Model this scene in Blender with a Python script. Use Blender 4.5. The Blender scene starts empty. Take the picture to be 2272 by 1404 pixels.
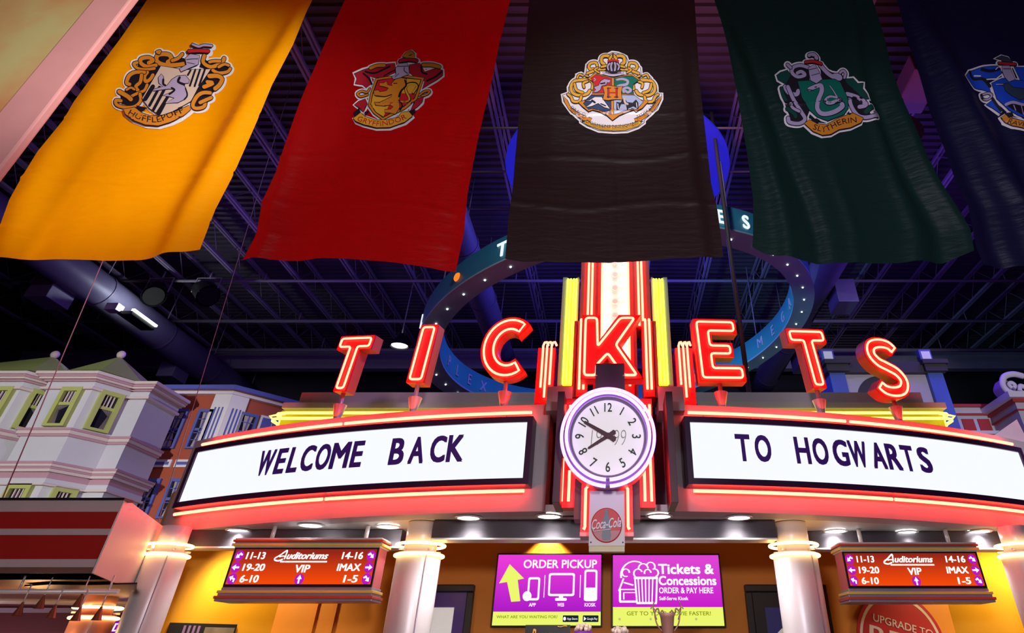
import bpy, bmesh, math, random
from mathutils import Vector, Matrix
random.seed(7)
scn = bpy.context.scene
COL = scn.collection

# ------------------------------------------------------------------ camera
IMW, IMH = 2272, 1404
CX, CY, F, EYE = 1360.0, 385.0, 1380.0, 1.6      # principal point and focal length in pixels, eye height
PITCH = math.radians(38.0)
CP, SP = math.cos(PITCH), math.sin(PITCH)
cd = bpy.data.cameras.new('camera')
cam = bpy.data.objects.new('camera', cd)
COL.objects.link(cam)
cam.location = (0, 0, EYE)
cam.rotation_euler = (math.pi / 2 + PITCH, 0, 0)
cd.sensor_width = 36.0
cd.sensor_fit = 'HORIZONTAL'
cd.lens = F * 36.0 / IMW
cd.shift_x = (IMW / 2 - CX) / IMW
cd.shift_y = (CY - IMH / 2) / IMW
cd.clip_end = 200
scn.camera = cam

# ------------------------------------------------------------------ world, exposure
scn.view_settings.view_transform = 'Standard'
scn.view_settings.look = 'None'
scn.view_settings.exposure = 0.0
scn.view_settings.gamma = 1.0
scn.view_settings.use_curve_mapping = False
scn.cycles.max_bounces = 6
scn.cycles.diffuse_bounces = 3
scn.cycles.glossy_bounces = 3
scn.cycles.transmission_bounces = 4
scn.cycles.sample_clamp_indirect = 3.0
scn.cycles.caustics_reflective = False
scn.cycles.caustics_refractive = False
w = bpy.data.worlds.new('hall_dark')
scn.world = w
w.use_nodes = True
w.node_tree.nodes['Background'].inputs[0].default_value = (0.30, 0.16, 0.42, 1)
w.node_tree.nodes['Background'].inputs[1].default_value = 0.05

def lamp(name, kind, loc, color, power, aim=None, size=0.3, angle=60, blend=0.6):
    l = bpy.data.lights.new(name, kind)
    l.color = color
    l.energy = power
    if kind == 'SPOT':
        l.spot_size = math.radians(angle)
        l.spot_blend = blend
    if kind in ('SPOT', 'POINT'):
        l.shadow_soft_size = size
    if kind == 'AREA':
        l.shape = 'DISK'
        l.size = size
    o = bpy.data.objects.new(name, l)
    COL.objects.link(o)
    o.location = loc
    if aim is not None:
        o.rotation_euler = (Vector(aim) - Vector(loc)).to_track_quat('-Z', 'Y').to_euler()
    return o

# unseen fill spots added behind the viewer, and the coloured house lights up in the roof
lamp('banner_fill_left', 'SPOT', (5.4, -3.5, 5.4), (1.0, 0.93, 0.86), 5400, aim=(-3.25, 3.0, 4.45), size=0.25, angle=13.5, blend=0.7)
lamp('banner_fill_middle', 'SPOT', (0.4, -4.0, 5.4), (1.0, 0.90, 0.88), 2100, aim=(0.0, 3.1, 4.75), size=0.3, angle=13, blend=0.9)
lamp('banner_fill_right', 'SPOT', (-1.0, -3.5, 5.6), (0.86, 0.80, 1.0), 330, aim=(2.2, 3.1, 4.7), size=0.25, angle=36, blend=0.8)
lamp('front_fill_left', 'SPOT', (2.5, -6.0, 2.9), (1.0, 0.88, 0.92), 1500, aim=(-3.0, 6.4, 2.1), size=0.4, angle=34, blend=0.5)
lamp('front_fill_right', 'SPOT', (-2.5, -6.0, 2.9), (0.97, 0.88, 1.0), 1500, aim=(3.2, 6.4, 2.1), size=0.4, angle=34, blend=0.5)
lamp('facade_fill_left', 'SPOT', (-5.2, -3.0, 3.0), (1.0, 0.96, 0.95), 3800, aim=(-7.7, 9.4, 3.2), size=0.2, angle=26)
lamp('facade_fill_right', 'SPOT', (5.8, -1.0, 3.2), (0.90, 0.84, 1.0), 1500, aim=(5.7, 10.0, 4.5), size=0.2, angle=32)
lamp('hall_wash_violet', 'SPOT', (2.0, 1.5, 7.6), (0.72, 0.45, 1.0), 650, aim=(-7.4, 9.6, 3.9), size=0.4, angle=40)
lamp('roof_blue_wash', 'POINT', (0.1, 10.8, 7.5), (0.13, 0.08, 1.0), 260, size=0.6)
lamp('ring_cyan_spot', 'SPOT', (-1.7, 6.9, 4.6), (0.35, 0.95, 1.0), 420, aim=(3.0, 12.0, 6.7), size=0.1, angle=38)
lamp('ring_front_fill', 'SPOT', (0.2, 4.0, 8.0), (0.6, 0.9, 1.0), 260, aim=(0.1, 7.5, 6.3), size=0.2, angle=95)  # unseen spot added to brighten the ring's outer band
lamp('roof_violet_wash', 'POINT', (5.5, 9.0, 6.6), (0.22, 0.08, 1.0), 100, size=0.6)
lamp('roof_violet_wash_left', 'POINT', (-6.5, 10.5, 6.4), (0.3, 0.12, 0.95), 85, size=0.6)
lamp('roof_rose_wash', 'SPOT', (0.8, 5.9, 6.6), (1.0, 0.3, 0.55), 110, aim=(0.8, 6.6, 9.2), size=0.4, angle=125)

# ------------------------------------------------------------------ geometry of the view
FWD, UP, RIGHT = Vector((0, CP, SP)), Vector((0, -SP, CP)), Vector((1, 0, 0))
EYEV = Vector((0, 0, EYE))
def ray(px, py):
    return RIGHT * ((px - CX) / F) - UP * ((py - CY) / F) + FWD
def P(px, py, D):
    r = ray(px, py)
    return EYEV + r * (D / r.y)
def Zh(py, D):
    return P(CX, py, D).z
class Face:
    """A vertical wall face from plan point a to plan point b; (u, z, out) -> world."""
    def __init__(s, xa, ya, xb, yb):
        s.a = Vector((xa, ya, 0)); d = Vector((xb - xa, yb - ya, 0)); s.L = d.length
        s.t = d / s.L; s.n = Vector((s.t.y, -s.t.x, 0))
    def __call__(s, u, z, o=0.0):
        return s.a + s.t * u + s.n * o + Vector((0, 0, z))
    def at(s, px, py):
        r = ray(px, py); k = (s.a - EYEV).dot(s.n) / r.dot(s.n)
        q = EYEV + r * k
        return (q - s.a).dot(s.t), q.z
def flat(D):
    f = Face(0, D, 1, D)
    return f

# ------------------------------------------------------------------ materials
def mat(name, col, rough=0.5, metal=0.0, emit=None, strength=0.0, noise=0.12, scale=6.0, trans=0.0, spec=0.5, stretch=None, bump=0.0, tcol=None):
    m = bpy.data.materials.new(name); m.use_nodes = True
    nt = m.node_tree; b = nt.nodes['Principled BSDF']
    b.inputs['Base Color'].default_value = (*col, 1)
    b.inputs['Roughness'].default_value = rough
    b.inputs['Metallic'].default_value = metal
    b.inputs['Specular IOR Level'].default_value = spec
    if emit:
        b.inputs['Emission Color'].default_value = (*emit, 1)
        b.inputs['Emission Strength'].default_value = strength
    if noise > 0:
        tc = nt.nodes.new('ShaderNodeTexCoord'); n = nt.nodes.new('ShaderNodeTexNoise')
        n.inputs['Scale'].default_value = scale; n.inputs['Detail'].default_value = 4
        if stretch:
            mp = nt.nodes.new('ShaderNodeMapping'); mp.inputs['Scale'].default_value = stretch
            nt.links.new(tc.outputs['Object'], mp.inputs[0]); nt.links.new(mp.outputs[0], n.inputs[0])
        else:
            nt.links.new(tc.outputs['Object'], n.inputs[0])
        mx = nt.nodes.new('ShaderNodeMix'); mx.data_type = 'RGBA'
        mx.inputs[6].default_value = (*[c * (1 - noise) for c in col], 1)
        mx.inputs[7].default_value = (*[min(1, c * (1 + noise)) for c in col], 1)
        nt.links.new(n.outputs['Fac'], mx.inputs[0]); nt.links.new(mx.outputs[2], b.inputs['Base Color'])
        if bump > 0:
            bp = nt.nodes.new('ShaderNodeBump'); bp.inputs['Strength'].default_value = bump; bp.inputs['Distance'].default_value = 0.01
            nt.links.new(n.outputs['Fac'], bp.inputs['Height']); nt.links.new(bp.outputs[0], b.inputs['Normal'])
    if trans > 0:
        t = nt.nodes.new('ShaderNodeBsdfTranslucent'); t.inputs[0].default_value = (*(tcol or col), 1)
        ms = nt.nodes.new('ShaderNodeMixShader'); ms.inputs[0].default_value = trans
        out = nt.nodes['Material Output']
        nt.links.new(b.outputs[0], ms.inputs[1]); nt.links.new(t.outputs[0], ms.inputs[2]); nt.links.new(ms.outputs[0], out.inputs[0])
    return m
def glow(name, col, strength):
    m = bpy.data.materials.new(name); m.use_nodes = True
    nt = m.node_tree; nt.nodes.clear()
    e = nt.nodes.new('ShaderNodeEmission'); o = nt.nodes.new('ShaderNodeOutputMaterial')
    e.inputs[0].default_value = (*col, 1); e.inputs[1].default_value = strength
    nt.links.new(e.outputs[0], o.inputs[0])
    return m
def grad_glow(name, c_top, c_bot, z_top, z_bot, strength):
    """A lit screen picture: the colour runs from c_top to c_bot down the panel (object space)."""
    m = glow(name, c_top, strength); nt = m.node_tree
    e = [n for n in nt.nodes if n.type == 'EMISSION'][0]
    tc = nt.nodes.new('ShaderNodeTexCoord'); sx = nt.nodes.new('ShaderNodeSeparateXYZ'); mr = nt.nodes.new('ShaderNodeMapRange')
    mr.inputs['From Min'].default_value = z_bot; mr.inputs['From Max'].default_value = z_top
    mx = nt.nodes.new('ShaderNodeMix'); mx.data_type = 'RGBA'
    mx.inputs[6].default_value = (*c_bot, 1); mx.inputs[7].default_value = (*c_top, 1)
    nt.links.new(tc.outputs['Object'], sx.inputs[0]); nt.links.new(sx.outputs['Z'], mr.inputs['Value'])
    nt.links.new(mr.outputs[0], mx.inputs[0]); nt.links.new(mx.outputs[2], e.inputs[0])
    return m
def S(r, g, b):
    f = lambda c: (c / 255 / 12.92) if c / 255 <= 0.04045 else ((c / 255 + 0.055) / 1.055) ** 2.4
    return (f(r), f(g), f(b))

M = {}
M['deck'] = mat('roof_deck', (0.07, 0.058, 0.075), 0.7)
M['steel_dark'] = mat('roof_steel', (0.30, 0.26, 0.34), 0.6)
M['hall_wall'] = mat('hall_wall_paint', (0.02, 0.018, 0.022), 0.9)
M['floor'] = mat('hall_floor', (0.45, 0.40, 0.38), 0.35)
M['duct'] = mat('duct_sheet', (0.17, 0.15, 0.25), 0.5, 0.1)
M['grey_paint'] = mat('pale_grey_paint', (0.50, 0.45, 0.49), 0.5, noise=0.05)
M['mauve'] = mat('mauve_grey_paint', (0.52, 0.44, 0.46), 0.6, noise=0.06)
M['steel'] = mat('brushed_steel', (0.86, 0.84, 0.83), 0.4, 0.2, noise=0.06, scale=30, stretch=(1, 20, 20))
M['beam'] = mat('dark_brushed_beam', (0.12, 0.11, 0.13), 0.35, 0.6, noise=0.25, scale=14, stretch=(0.4, 6, 18))
M['chrome'] = mat('chrome', (0.85, 0.80, 0.80), 0.3, 0.3, noise=0.0)
M['column'] = mat('column_silver', (0.86, 0.84, 0.86), 0.36, 0.15, noise=0.05)
M['maroon'] = mat('maroon_paint', (0.07, 0.015, 0.03), 0.45)
M['box_frame'] = mat('dark_sign_frame', (0.05, 0.014, 0.06), 0.4)
M['red_paint'] = mat('red_enamel', (0.80, 0.025, 0.035), 0.4, noise=0.04)
M['letter_side'] = mat('letter_side_enamel', (0.75, 0.20, 0.10), 0.4, noise=0.05)
M['black'] = mat('black_plastic', (0.012, 0.012, 0.014), 0.45)
M['white'] = mat('white_paint', (0.80, 0.79, 0.78), 0.5, noise=0.04)
M['yellow_paint'] = mat('yellow_enamel', (0.88, 0.85, 0.0), 0.45, noise=0.04)
M['neon_red'] = glow('red_neon', (1.0, 0.042, 0.024), 25)
M['neon_yellow'] = glow('yellow_neon', (0.80, 1.0, 0.05), 3.6)
M['neon_lemon'] = glow('lemon_neon', (1.0, 0.95, 0.16), 2.2)
M['neon_violet'] = glow('violet_neon', (0.62, 0.26, 1.0), 3.6)
M['neon_warm'] = glow('warm_neon', (1.0, 0.50, 0.16), 6.5)
M['panel_white'] = glow('lightbox_white', (0.90, 0.93, 1.0), 1.05)
M['bulb'] = glow('bulb_white', (1.0, 0.86, 0.68), 5.0)
M['downlight'] = glow('downlight_lens', (1.0, 0.96, 0.93), 9)
M['ink'] = mat('violet_ink', (0.035, 0.008, 0.12), 0.5, noise=0.3, scale=20, emit=(0.05, 0.012, 0.16), strength=0.35)
M['white_glow'] = glow('white_glow', (1, 1, 1), 1.2)
M['orange_wall'] = mat('orange_wall_paint', (0.80, 0.28, 0.02), 0.6, noise=0.05)
M['yellow_wall'] = mat('yellow_wall_paint', (0.86, 0.40, 0.008), 0.6, noise=0.04)

# ------------------------------------------------------------------ mesh builder
WL = {}
class MB:
    def __init__(s):
        s.v, s.f, s.m, s.s = [], [], [], []
    def add(s, vs, fs, mi=0, smooth=False):
        k = len(s.v); s.v += [Vector(q) for q in vs]
        for q in fs:
            s.f.append([k + i for i in q]); s.m.append(mi); s.s.append(smooth)
        return s
    def box(s, x0, x1, y0, y1, z0, z1, mi=0):
        return s.boxm(lambda u, z, o: Vector((u, o, z)), x0, x1, z0, z1, y0, y1, mi)
    def boxm(s, fn, u0, u1, z0, z1, o0, o1, mi=0):
        vs = [fn(u, z, o) for o in (o0, o1) for z in (z0, z1) for u in (u0, u1)]
        return s.add(vs, [(0, 1, 3, 2), (4, 6, 7, 5), (0, 4, 5, 1), (2, 3, 7, 6), (0, 2, 6, 4), (1, 5, 7, 3)], mi)
    def prism(s, pts, d, mi=0, smi=None, smooth=False):
        n = len(pts); d = Vector(d)
        vs = [Vector(p) for p in pts] + [Vector(p) + d for p in pts]
        s.add(vs, [tuple(range(n)), tuple(range(2 * n - 1, n - 1, -1))], mi)
        k = len(s.v) - 2 * n
        for i in range(n):
            j = (i + 1) % n
            s.f.append([k + i, k + n + i, k + n + j, k + j]); s.m.append(mi if smi is None else smi); s.s.append(smooth)
        return s
    def tube(s, pts, r, closed=False, n=8, mi=0, caps=True, rs=None):
        pts = [Vector(p) for p in pts]; m = len(pts); k = len(s.v); up = None
        for i in range(m):
            if closed:
                t = (pts[(i + 1) % m] - pts[i - 1])
            else:
                t = pts[min(i + 1, m - 1)] - pts[max(i - 1, 0)]
            t = t.normalized() if t.length > 1e-9 else Vector((0, 0, 1))
            if up is None:
                up = t.orthogonal().normalized()
            up = (up - t * up.dot(t)).normalized(); b = t.cross(up)
            rr = rs[i] if rs else r
            for j in range(n):
                a = 2 * math.pi * j / n
                s.v.append(pts[i] + (up * math.cos(a) + b * math.sin(a)) * rr)
        for i in range(m if closed else m - 1):
            i2 = (i + 1) % m
            off = 0
            if closed and i2 == 0:   # twist match
                best = min(range(n), key=lambda q: (s.v[k + i * n] - s.v[k + q]).length); off = best
            for j in range(n):
                j2 = (j + 1) % n
                s.f.append([k + i * n + j, k + i * n + j2, k + i2 * n + (j2 + off) % n, k + i2 * n + (j + off) % n]); s.m.append(mi); s.s.append(True)
        if not closed and caps:
            s.f.append([k + j for j in range(n)][::-1]); s.m.append(mi); s.s.append(False)
            s.f.append([k + (m - 1) * n + j for j in range(n)]); s.m.append(mi); s.s.append(False)
        return s
    def lathe(s, prof, org, axis=(0, 0, 1), n=32, mi=0, smooth=True, cap=True):
        org = Vector(org); ax = Vector(axis).normalized(); u = ax.orthogonal().normalized(); b = ax.cross(u); k = len(s.v)
        for (r, h) in prof:
            for j in range(n):
                a = 2 * math.pi * j / n
                s.v.append(org + ax * h + (u * math.cos(a) + b * math.sin(a)) * max(r, 1e-4))
        for i in range(len(prof) - 1):
            for j in range(n):
                j2 = (j + 1) % n
                s.f.append([k + i * n + j, k + i * n + j2, k + (i + 1) * n + j2, k + (i + 1) * n + j]); s.m.append(mi); s.s.append(smooth)
        if cap:
            s.f.append([k + j for j in range(n)][::-1]); s.m.append(mi); s.s.append(False)
            q = k + (len(prof) - 1) * n
            s.f.append([q + j for j in range(n)]); s.m.append(mi); s.s.append(False)
        return s
    def sphere(s, c, r, n=16, mi=0, sq=(1, 1, 1)):
        c = Vector(c); k = len(s.v); h = n // 2
        for i in range(h + 1):
            th = math.pi * i / h
            for j in range(n):
                a = 2 * math.pi * j / n
                s.v.append(c + Vector((r * sq[0] * math.sin(th) * math.cos(a), r * sq[1] * math.sin(th) * math.sin(a), r * sq[2] * math.cos(th))))
        for i in range(h):
            for j in range(n):
                j2 = (j + 1) % n
                s.f.append([k + i * n + j, k + (i + 1) * n + j, k + (i + 1) * n + j2, k + i * n + j2]); s.m.append(mi); s.s.append(True)
        return s
    def build(s, name, mats, parent=None, bevel=0.0, recalc=True):
        if not isinstance(mats, (list, tuple)):
            mats = [mats]
        mats = [M[q] if isinstance(q, str) else q for q in mats]
        if parent is None:
            xs = [p.x for p in s.v]; ys = [p.y for p in s.v]; zs = [p.z for p in s.v]
            org = Vector(((min(xs) + max(xs)) / 2, (min(ys) + max(ys)) / 2, min(zs)))
        else:
            org = WL[parent.name]
        me = bpy.data.meshes.new(name)
        me.from_pydata([tuple(p - org) for p in s.v], [], s.f)
        for q in mats:
            me.materials.append(q)
        for i, pl in enumerate(me.polygons):
            pl.material_index = s.m[i]; pl.use_smooth = s.s[i]
        if recalc:
            bm = bmesh.new(); bm.from_mesh(me); bmesh.ops.recalc_face_normals(bm, faces=bm.faces); bm.to_mesh(me); bm.free()
        o = bpy.data.objects.new(name, me); COL.objects.link(o)
        WL[o.name] = org
        if parent is None:
            o.location = org
        else:
            o.parent = parent
        if bevel > 0:
            bv = o.modifiers.new('bevel', 'BEVEL'); bv.width = bevel; bv.segments = 2; bv.limit_method = 'ANGLE'
        return o
def tag(o, label, cat, group=None, kind=None):
    o['label'] = label; o['category'] = cat
    if group: o['group'] = group
    if kind: o['kind'] = kind
    return o
def thing(name, label, cat, loc, group=None, kind=None):
    o = bpy.data.objects.new(name, None); COL.objects.link(o)
    o.empty_display_size = 0.1; o.location = loc; WL[o.name] = Vector(loc)
    return tag(o, label, cat, group, kind)
def struct(o):
    o['kind'] = 'structure'; return o
def dup(root, delta, label=None):
    """A copy of a thing with copies of its parts and sub-parts, moved by delta."""
    def cp(o, par):
        c = o.copy(); COL.objects.link(c)
        if par is None:
            c.location = o.location + Vector(delta)
        else:
            c.parent = par
        WL[c.name] = WL[o.name] + Vector(delta)
        for ch in list(o.children):
            cp(ch, c)
        return c
    r = cp(root, None)
    if label: r['label'] = label
    return r

# ------------------------------------------------------------------ 2-D helpers
def text2d(s, size=1.0, bold=0.0, shear=0.0, xs=1.0, align='LEFT', spacing=1.0, res=4):
    """glyph faces in 2-D; bold lays shifted copies of the glyphs over each other"""
    heavy, bold = (bold, 0.0) if bold > 0 else (0.0, bold)
    c = bpy.data.curves.new('t', 'FONT'); c.body = s; c.size = size; c.offset = bold; c.shear = shear
    c.align_x = align; c.space_character = spacing; c.resolution_u = res; c.fill_mode = 'FRONT'
    o = bpy.data.objects.new('t', c); COL.objects.link(o)
    dg = bpy.context.evaluated_depsgraph_get(); dg.update()
    me = bpy.data.meshes.new_from_object(o.evaluated_get(dg))
    vs = [(v.co.x * xs, v.co.y, 0) for v in me.vertices]; fs = [tuple(p.vertices) for p in me.polygons]
    bpy.data.objects.remove(o); bpy.data.curves.remove(c); bpy.data.meshes.remove(me)
    if heavy > 0:
        h = heavy * size; V, Fs = [], []
        for li, (dx, dy) in enumerate(((-h, -h), (h, -h), (h, h), (-h, h), (0, 0))):
            k = len(V); V += [(x + dx * xs, y + dy * .8, li) for x, y, _ in vs]; Fs += [tuple(k + i for i in f) for f in fs]
        vs, fs = V, Fs
    return vs, fs
def bounds(vs):
    return min(v[0] for v in vs), max(v[0] for v in vs), min(v[1] for v in vs), max(v[1] for v in vs)
def fit_text(s, x0, x1, y0, y1, **kw):
    """2-D glyphs scaled to fill a rectangle."""
    vs, fs = text2d(s, **kw); a, b, c, d = bounds(vs)
    return [(x0 + (x - a) / (b - a) * (x1 - x0), y0 + (y - c) / (d - c) * (y1 - y0), li) for x, y, li in vs], fs
def slab_text(mb, vf, fn, thick=0.004, mi=0):
    """glyph faces lifted off a surface: fn(x, y, o) -> world, with side walls"""
    vs, fs = vf; n = len(vs)
    V = [fn(x, y, thick + li * .0007) for x, y, li in vs] + [fn(x, y, 0.0) for x, y, li in vs]
    cnt = {}
    for f in fs:
        for i in range(len(f)):
            a, b = f[i], f[(i + 1) % len(f)]; cnt[(min(a, b), max(a, b))] = cnt.get((min(a, b), max(a, b)), 0) + 1
    F2 = list(fs)
    for f in fs:
        for i in range(len(f)):
            a, b = f[i], f[(i + 1) % len(f)]
            if cnt[(min(a, b), max(a, b))] == 1:
                F2.append((a, b, n + b, n + a))
    mb.add(V, F2, mi)
def offset_poly(pts, d):
    """inset a closed 2-D polygon by d (to the left of travel, counter-clockwise = inward)"""
    area = sum(pts[i][0] * pts[(i + 1) % len(pts)][1] - pts[(i + 1) % len(pts)][0] * pts[i][1] for i in range(len(pts)))
    if area < 0: pts = pts[::-1]
    out = []; n = len(pts)
    for i in range(n):
        p0, p1, p2 = Vector(pts[i - 1]), Vector(pts[i]), Vector(pts[(i + 1) % n])
        a = (p1 - p0).normalized(); b = (p2 - p1).normalized()
        na, nb = Vector((-a.y, a.x)), Vector((-b.y, b.x)); m = (na + nb)
        m = m / max(0.25, m.dot(na)) if m.length > 1e-6 else na
        out.append(tuple(p1 + m * d))
    return out
def round_poly(pts, r, k=4):
    out = []; n = len(pts)
    for i in range(n):
        p0, p1, p2 = Vector(pts[i - 1]), Vector(pts[i]), Vector(pts[(i + 1) % n])
        a, b = (p0 - p1), (p2 - p1); rr = min(r, a.length * 0.45, b.length * 0.45)
        A, B = p1 + a.normalized() * rr, p1 + b.normalized() * rr
        for j in range(k + 1):
            t = j / k; out.append(tuple(A * (1 - t) ** 2 + p1 * 2 * t * (1 - t) + B * t * t))
    return out
def spline(pts, k=6, closed=False):
    """Catmull-Rom through points"""
    P_ = [Vector(p) for p in pts]; n = len(P_); out = []
    for i in range(n if closed else n - 1):
        g = (lambda q: P_[q % n]) if closed else (lambda q: P_[max(0, min(n - 1, q))])
        a, b, c, d = g(i - 1), g(i), g(i + 1), g(i + 2)
        for j in range(k):
            t = j / k
            out.append(0.5 * ((2 * b) + (c - a) * t + (2 * a - 5 * b + 4 * c - d) * t * t + (3 * b - a - 3 * c + d) * t ** 3))
    if not closed: out.append(P_[-1])
    return out
def stroke(pts, w, taper=None):
    """outline polygon of a thick 2-D line; taper: (start factor, end factor)"""
    P_ = [Vector(p) for p in pts]; n = len(P_); L, R = [], []
    for i in range(n):
        t = (P_[min(i + 1, n - 1)] - P_[max(i - 1, 0)]).normalized(); nn = Vector((-t.y, t.x))
        f = 1.0
        if taper:
            q = i / (n - 1); f = taper[0] + (1 - taper[0]) * min(1, q * 3) if q < 0.34 else taper[1] + (1 - taper[1]) * min(1, (1 - q) * 2)
        L.append(tuple(P_[i] + nn * w * f / 2)); R.append(tuple(P_[i] - nn * w * f / 2))
    return L + R[::-1]
def circle2(cx, cy, r, n=24, ry=None):
    return [(cx + r * math.cos(2 * math.pi * i / n), cy + (ry or r) * math.sin(2 * math.pi * i / n)) for i in range(n)]

# ================================================================== the hall shell
ZC = 9.15                                   # underside of the roof deck
b = MB(); b.box(-17, 17, -8, 18.6, -0.2, 0.0); struct(b.build('floor', 'floor'))
for nm, q in (('wall_back', (-17, 17, 18.4, 18.6)), ('wall_left', (-17.2, -17, -8, 18.6)), ('wall_right', (17, 17.2, -8, 18.6)), ('wall_front', (-17, 17, -8.2, -8))):
    b = MB(); b.box(*q, 0, ZC + 0.4); struct(b.build(nm, 'hall_wall'))
b = MB()                                    # corrugated roof deck, ribs running across
ys, prof = -8.0, []
while ys < 18.6:
    prof += [(ys, ZC), (ys + 0.075, ZC), (ys + 0.105, ZC + 0.05), (ys + 0.165, ZC + 0.05)]; ys += 0.19
n = len(prof)
b.add([(-17, y, z) for y, z in prof] + [(17, y, z) for y, z in prof], [(i, i + 1, n + i + 1, n + i) for i in range(n - 1)])
b.box(-17, 17, -8, 18.6, ZC + 0.3, ZC + 0.4)
ceil = struct(b.build('ceiling', 'deck', recalc=False))
def joist_mesh(x):
    b = MB(); zb, zt = 8.55, ZC
    for s in (-1, 1):
        b.box(x + s * 0.035 - 0.02, x + s * 0.035 + 0.02, -7.5, 18.3, zb, zb + 0.05)
        b.box(x + s * 0.035 - 0.02, x + s * 0.035 + 0.02, -7.5, 18.3, zt - 0.05, zt)
    y, k = -7.4, 0
    while y < 18:
        b.tube([(x, y, zb + 0.03 if k % 2 else zt - 0.03), (x, y + 0.55, zt - 0.03 if k % 2 else zb + 0.03)], 0.009, n=5, caps=False); y += 0.55; k += 1
    return b
for k in range(-8, 17):
    j = joist_mesh(-4.63 + 1.35 * k).build('joist', 'steel_dark', ceil)
# roof girder across the far end
b = MB(); b.box(-16.9, 16.9, 17.2, 17.35, 8.1, 8.5); b.box(-16.9, 16.9, 17.15, 17.4, 8.05, 8.12); b.box(-16.9, 16.9, 17.15, 17.4, 8.48, 8.55)
b.build('girder', 'steel_dark', ceil)
def pipe(D, z, r, label):
    b = MB(); b.tube([(-16.9, D, z), (16.9, D, z)], r, n=8)
    for x in (-13, -7.9, -2.2, 3.2, 8.9, 14):
        b.tube([(x, D, z), (x, D, 8.54)], 0.012, n=5)
    tag(b.build('sprinkler_pipe', 'steel_dark'), label, 'pipe')
pipe(14.6, 8.30, 0.045, 'long thin roof pipe running across just above the lamp on the left duct')
pipe(12.6, 8.36, 0.035, 'thin roof pipe passing just below the hem of the green banner')
pipe(16.2, 8.2, 0.05, 'farthest thin roof pipe, low above the pastel house fronts')

def duct(x, z, r, y0, y1, label, boxes=()):
    t = thing('air_duct', label, 'duct', (x, (y0 + y1) / 2, z - r))
    b = MB(); b.tube([(x, y0 + i * (y1 - y0) / 10, z) for i in range(11)], r, n=24); b.build('pipe_shell', 'duct', t)
    yy = y0 + 1.0
    while yy < y1:
        b = MB(); b.lathe([(r + 0.012, -0.025), (r + 0.02, 0), (r + 0.012, 0.025)], (x, yy, z), (0, 1, 0), n=24, cap=False); b.build('seam_band', 'duct', t)
        b = MB(); b.tube([(x, yy, z + r), (x, yy, ZC - .01)], 0.012, n=6); b.build('hanger', 'steel_dark', t)
        yy += 2.2
    for (dx, y, w) in boxes:
        b = MB(); b.box(x + dx - w, x + dx + w, y - 0.3, y + 0.3, z - r - 0.25, z - 0.05); b.build('outlet_box', 'duct', t, bevel=0.01)
duct(-10.6, 7.6, 0.33, 4.0, 18.3, 'long round air duct on the left, with a bright lamp on its side', [(-0.35, 11.0, 0.22), (-0.3, 15.2, 0.2)])
duct(-2.75, 7.6, 0.27, 6.6, 15.5, 'violet round air duct seen through the letter C')
duct(4.15, 7.6, 0.29, 6.6, 17.5, 'violet round air duct passing behind the right rim of the ring', [(0.42, 11.3, 0.2), (0.42, 14.6, 0.2)])
# grille box high up between the green and the navy banner
b = MB(); q = P(2032, 205, 6.4); b.box(q.x - 0.18, q.x + 0.26, q.y - 0.45, q.y + 0.45, q.z, q.z + 0.3); b.box(q.x, q.x + .03, q.y, q.y + .03, q.z + .3, 8.54)
tag(b.build('vent_box', mat('rosy_sheet_metal', (0.36, 0.17, 0.20), 0.5), bevel=0.02), 'boxy rose-grey vent housing between the green and the navy banner', 'vent')

# bright batten lamp on the left duct
q = P(296, 705, 12.0)
t = thing('duct_lamp', 'bright white lamp clamped to the side of the long left duct', 'lamp', q)
b = MB(); b.box(q.x - 0.32, q.x - 0.08, q.y - 0.45, q.y - 0.25, q.z - 0.02, q.z + 0.12); b.build('bracket', 'grey_paint', t)
b = MB(); b.box(q.x - 0.12, q.x + 0.16, q.y - 0.3, q.y + 0.5, q.z - 0.06, q.z + 0.02); b.build('housing', 'black', t, bevel=0.01)
b = MB(); b.box(q.x + 0.13, q.x + 0.19, q.y - 0.3, q.y + 0.5, q.z + 0.02, q.z + 0.06); b.build('light_strip', glow('batten_white', (0.9, 1.0, 0.9), 6), t)
lamp('duct_lamp_light', 'POINT', (q.x + 0.22, q.y - 0.1, q.z + 0.2), (0.85, 0.97, 1.0), 22, size=0.05)

# stage spotlights hanging under the roof on the left
def stage_spot(px, py, D, label, aim):
    q = P(px, py, D); t = thing('stage_spotlight', label, 'spotlight', q, 'unlit stage spotlights under the roof')
    a = Vector(aim).normalized()
    b = MB(); b.lathe([(0.10, -0.35), (0.17, -0.3), (0.2, 0.1), (0.24, 0.32)], q, a, n=20, cap=False); b.build('can', 'black', t)
    b = MB(); b.tube([q + Vector((-0.27, 0, 0)), q + Vector((-0.27, 0, 0.35)), q + Vector((0.27, 0, 0.35)), q + Vector((0.27, 0, 0))], 0.018, n=6); b.build('yoke', 'steel_dark', t)
    b = MB(); b.tube([q + Vector((0, 0, 0.35)), (q.x, q.y, 8.54)], 0.02, n=6); b.build('hanger', 'steel_dark', t)
    b = MB(); b.lathe([(0.2, 0.325), (0.2, 0.33)], q, a, n=20); b.build('lens', mat('dull_lens', (0.012, 0.011, 0.01), 0.8, spec=0.1), t)
stage_spot(345, 648, 12.5, 'dark stage spotlight hanging right of the long left duct', (0.5, -0.6, -0.6))
stage_spot(452, 648, 12.5, 'dark stage spotlight further right, below the yellow banner corner', (0.7, -0.4, -0.5))
stage_spot(82, 648, 12.0, 'dark stage spotlight at the far left under the yellow banner', (-0.5, -0.6, -0.6))
q = P(886, 768, 13.5)
t = thing('dome_lamp', 'lit dome lamp hanging between the neon letters T and I', 'lamp', q)
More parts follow.
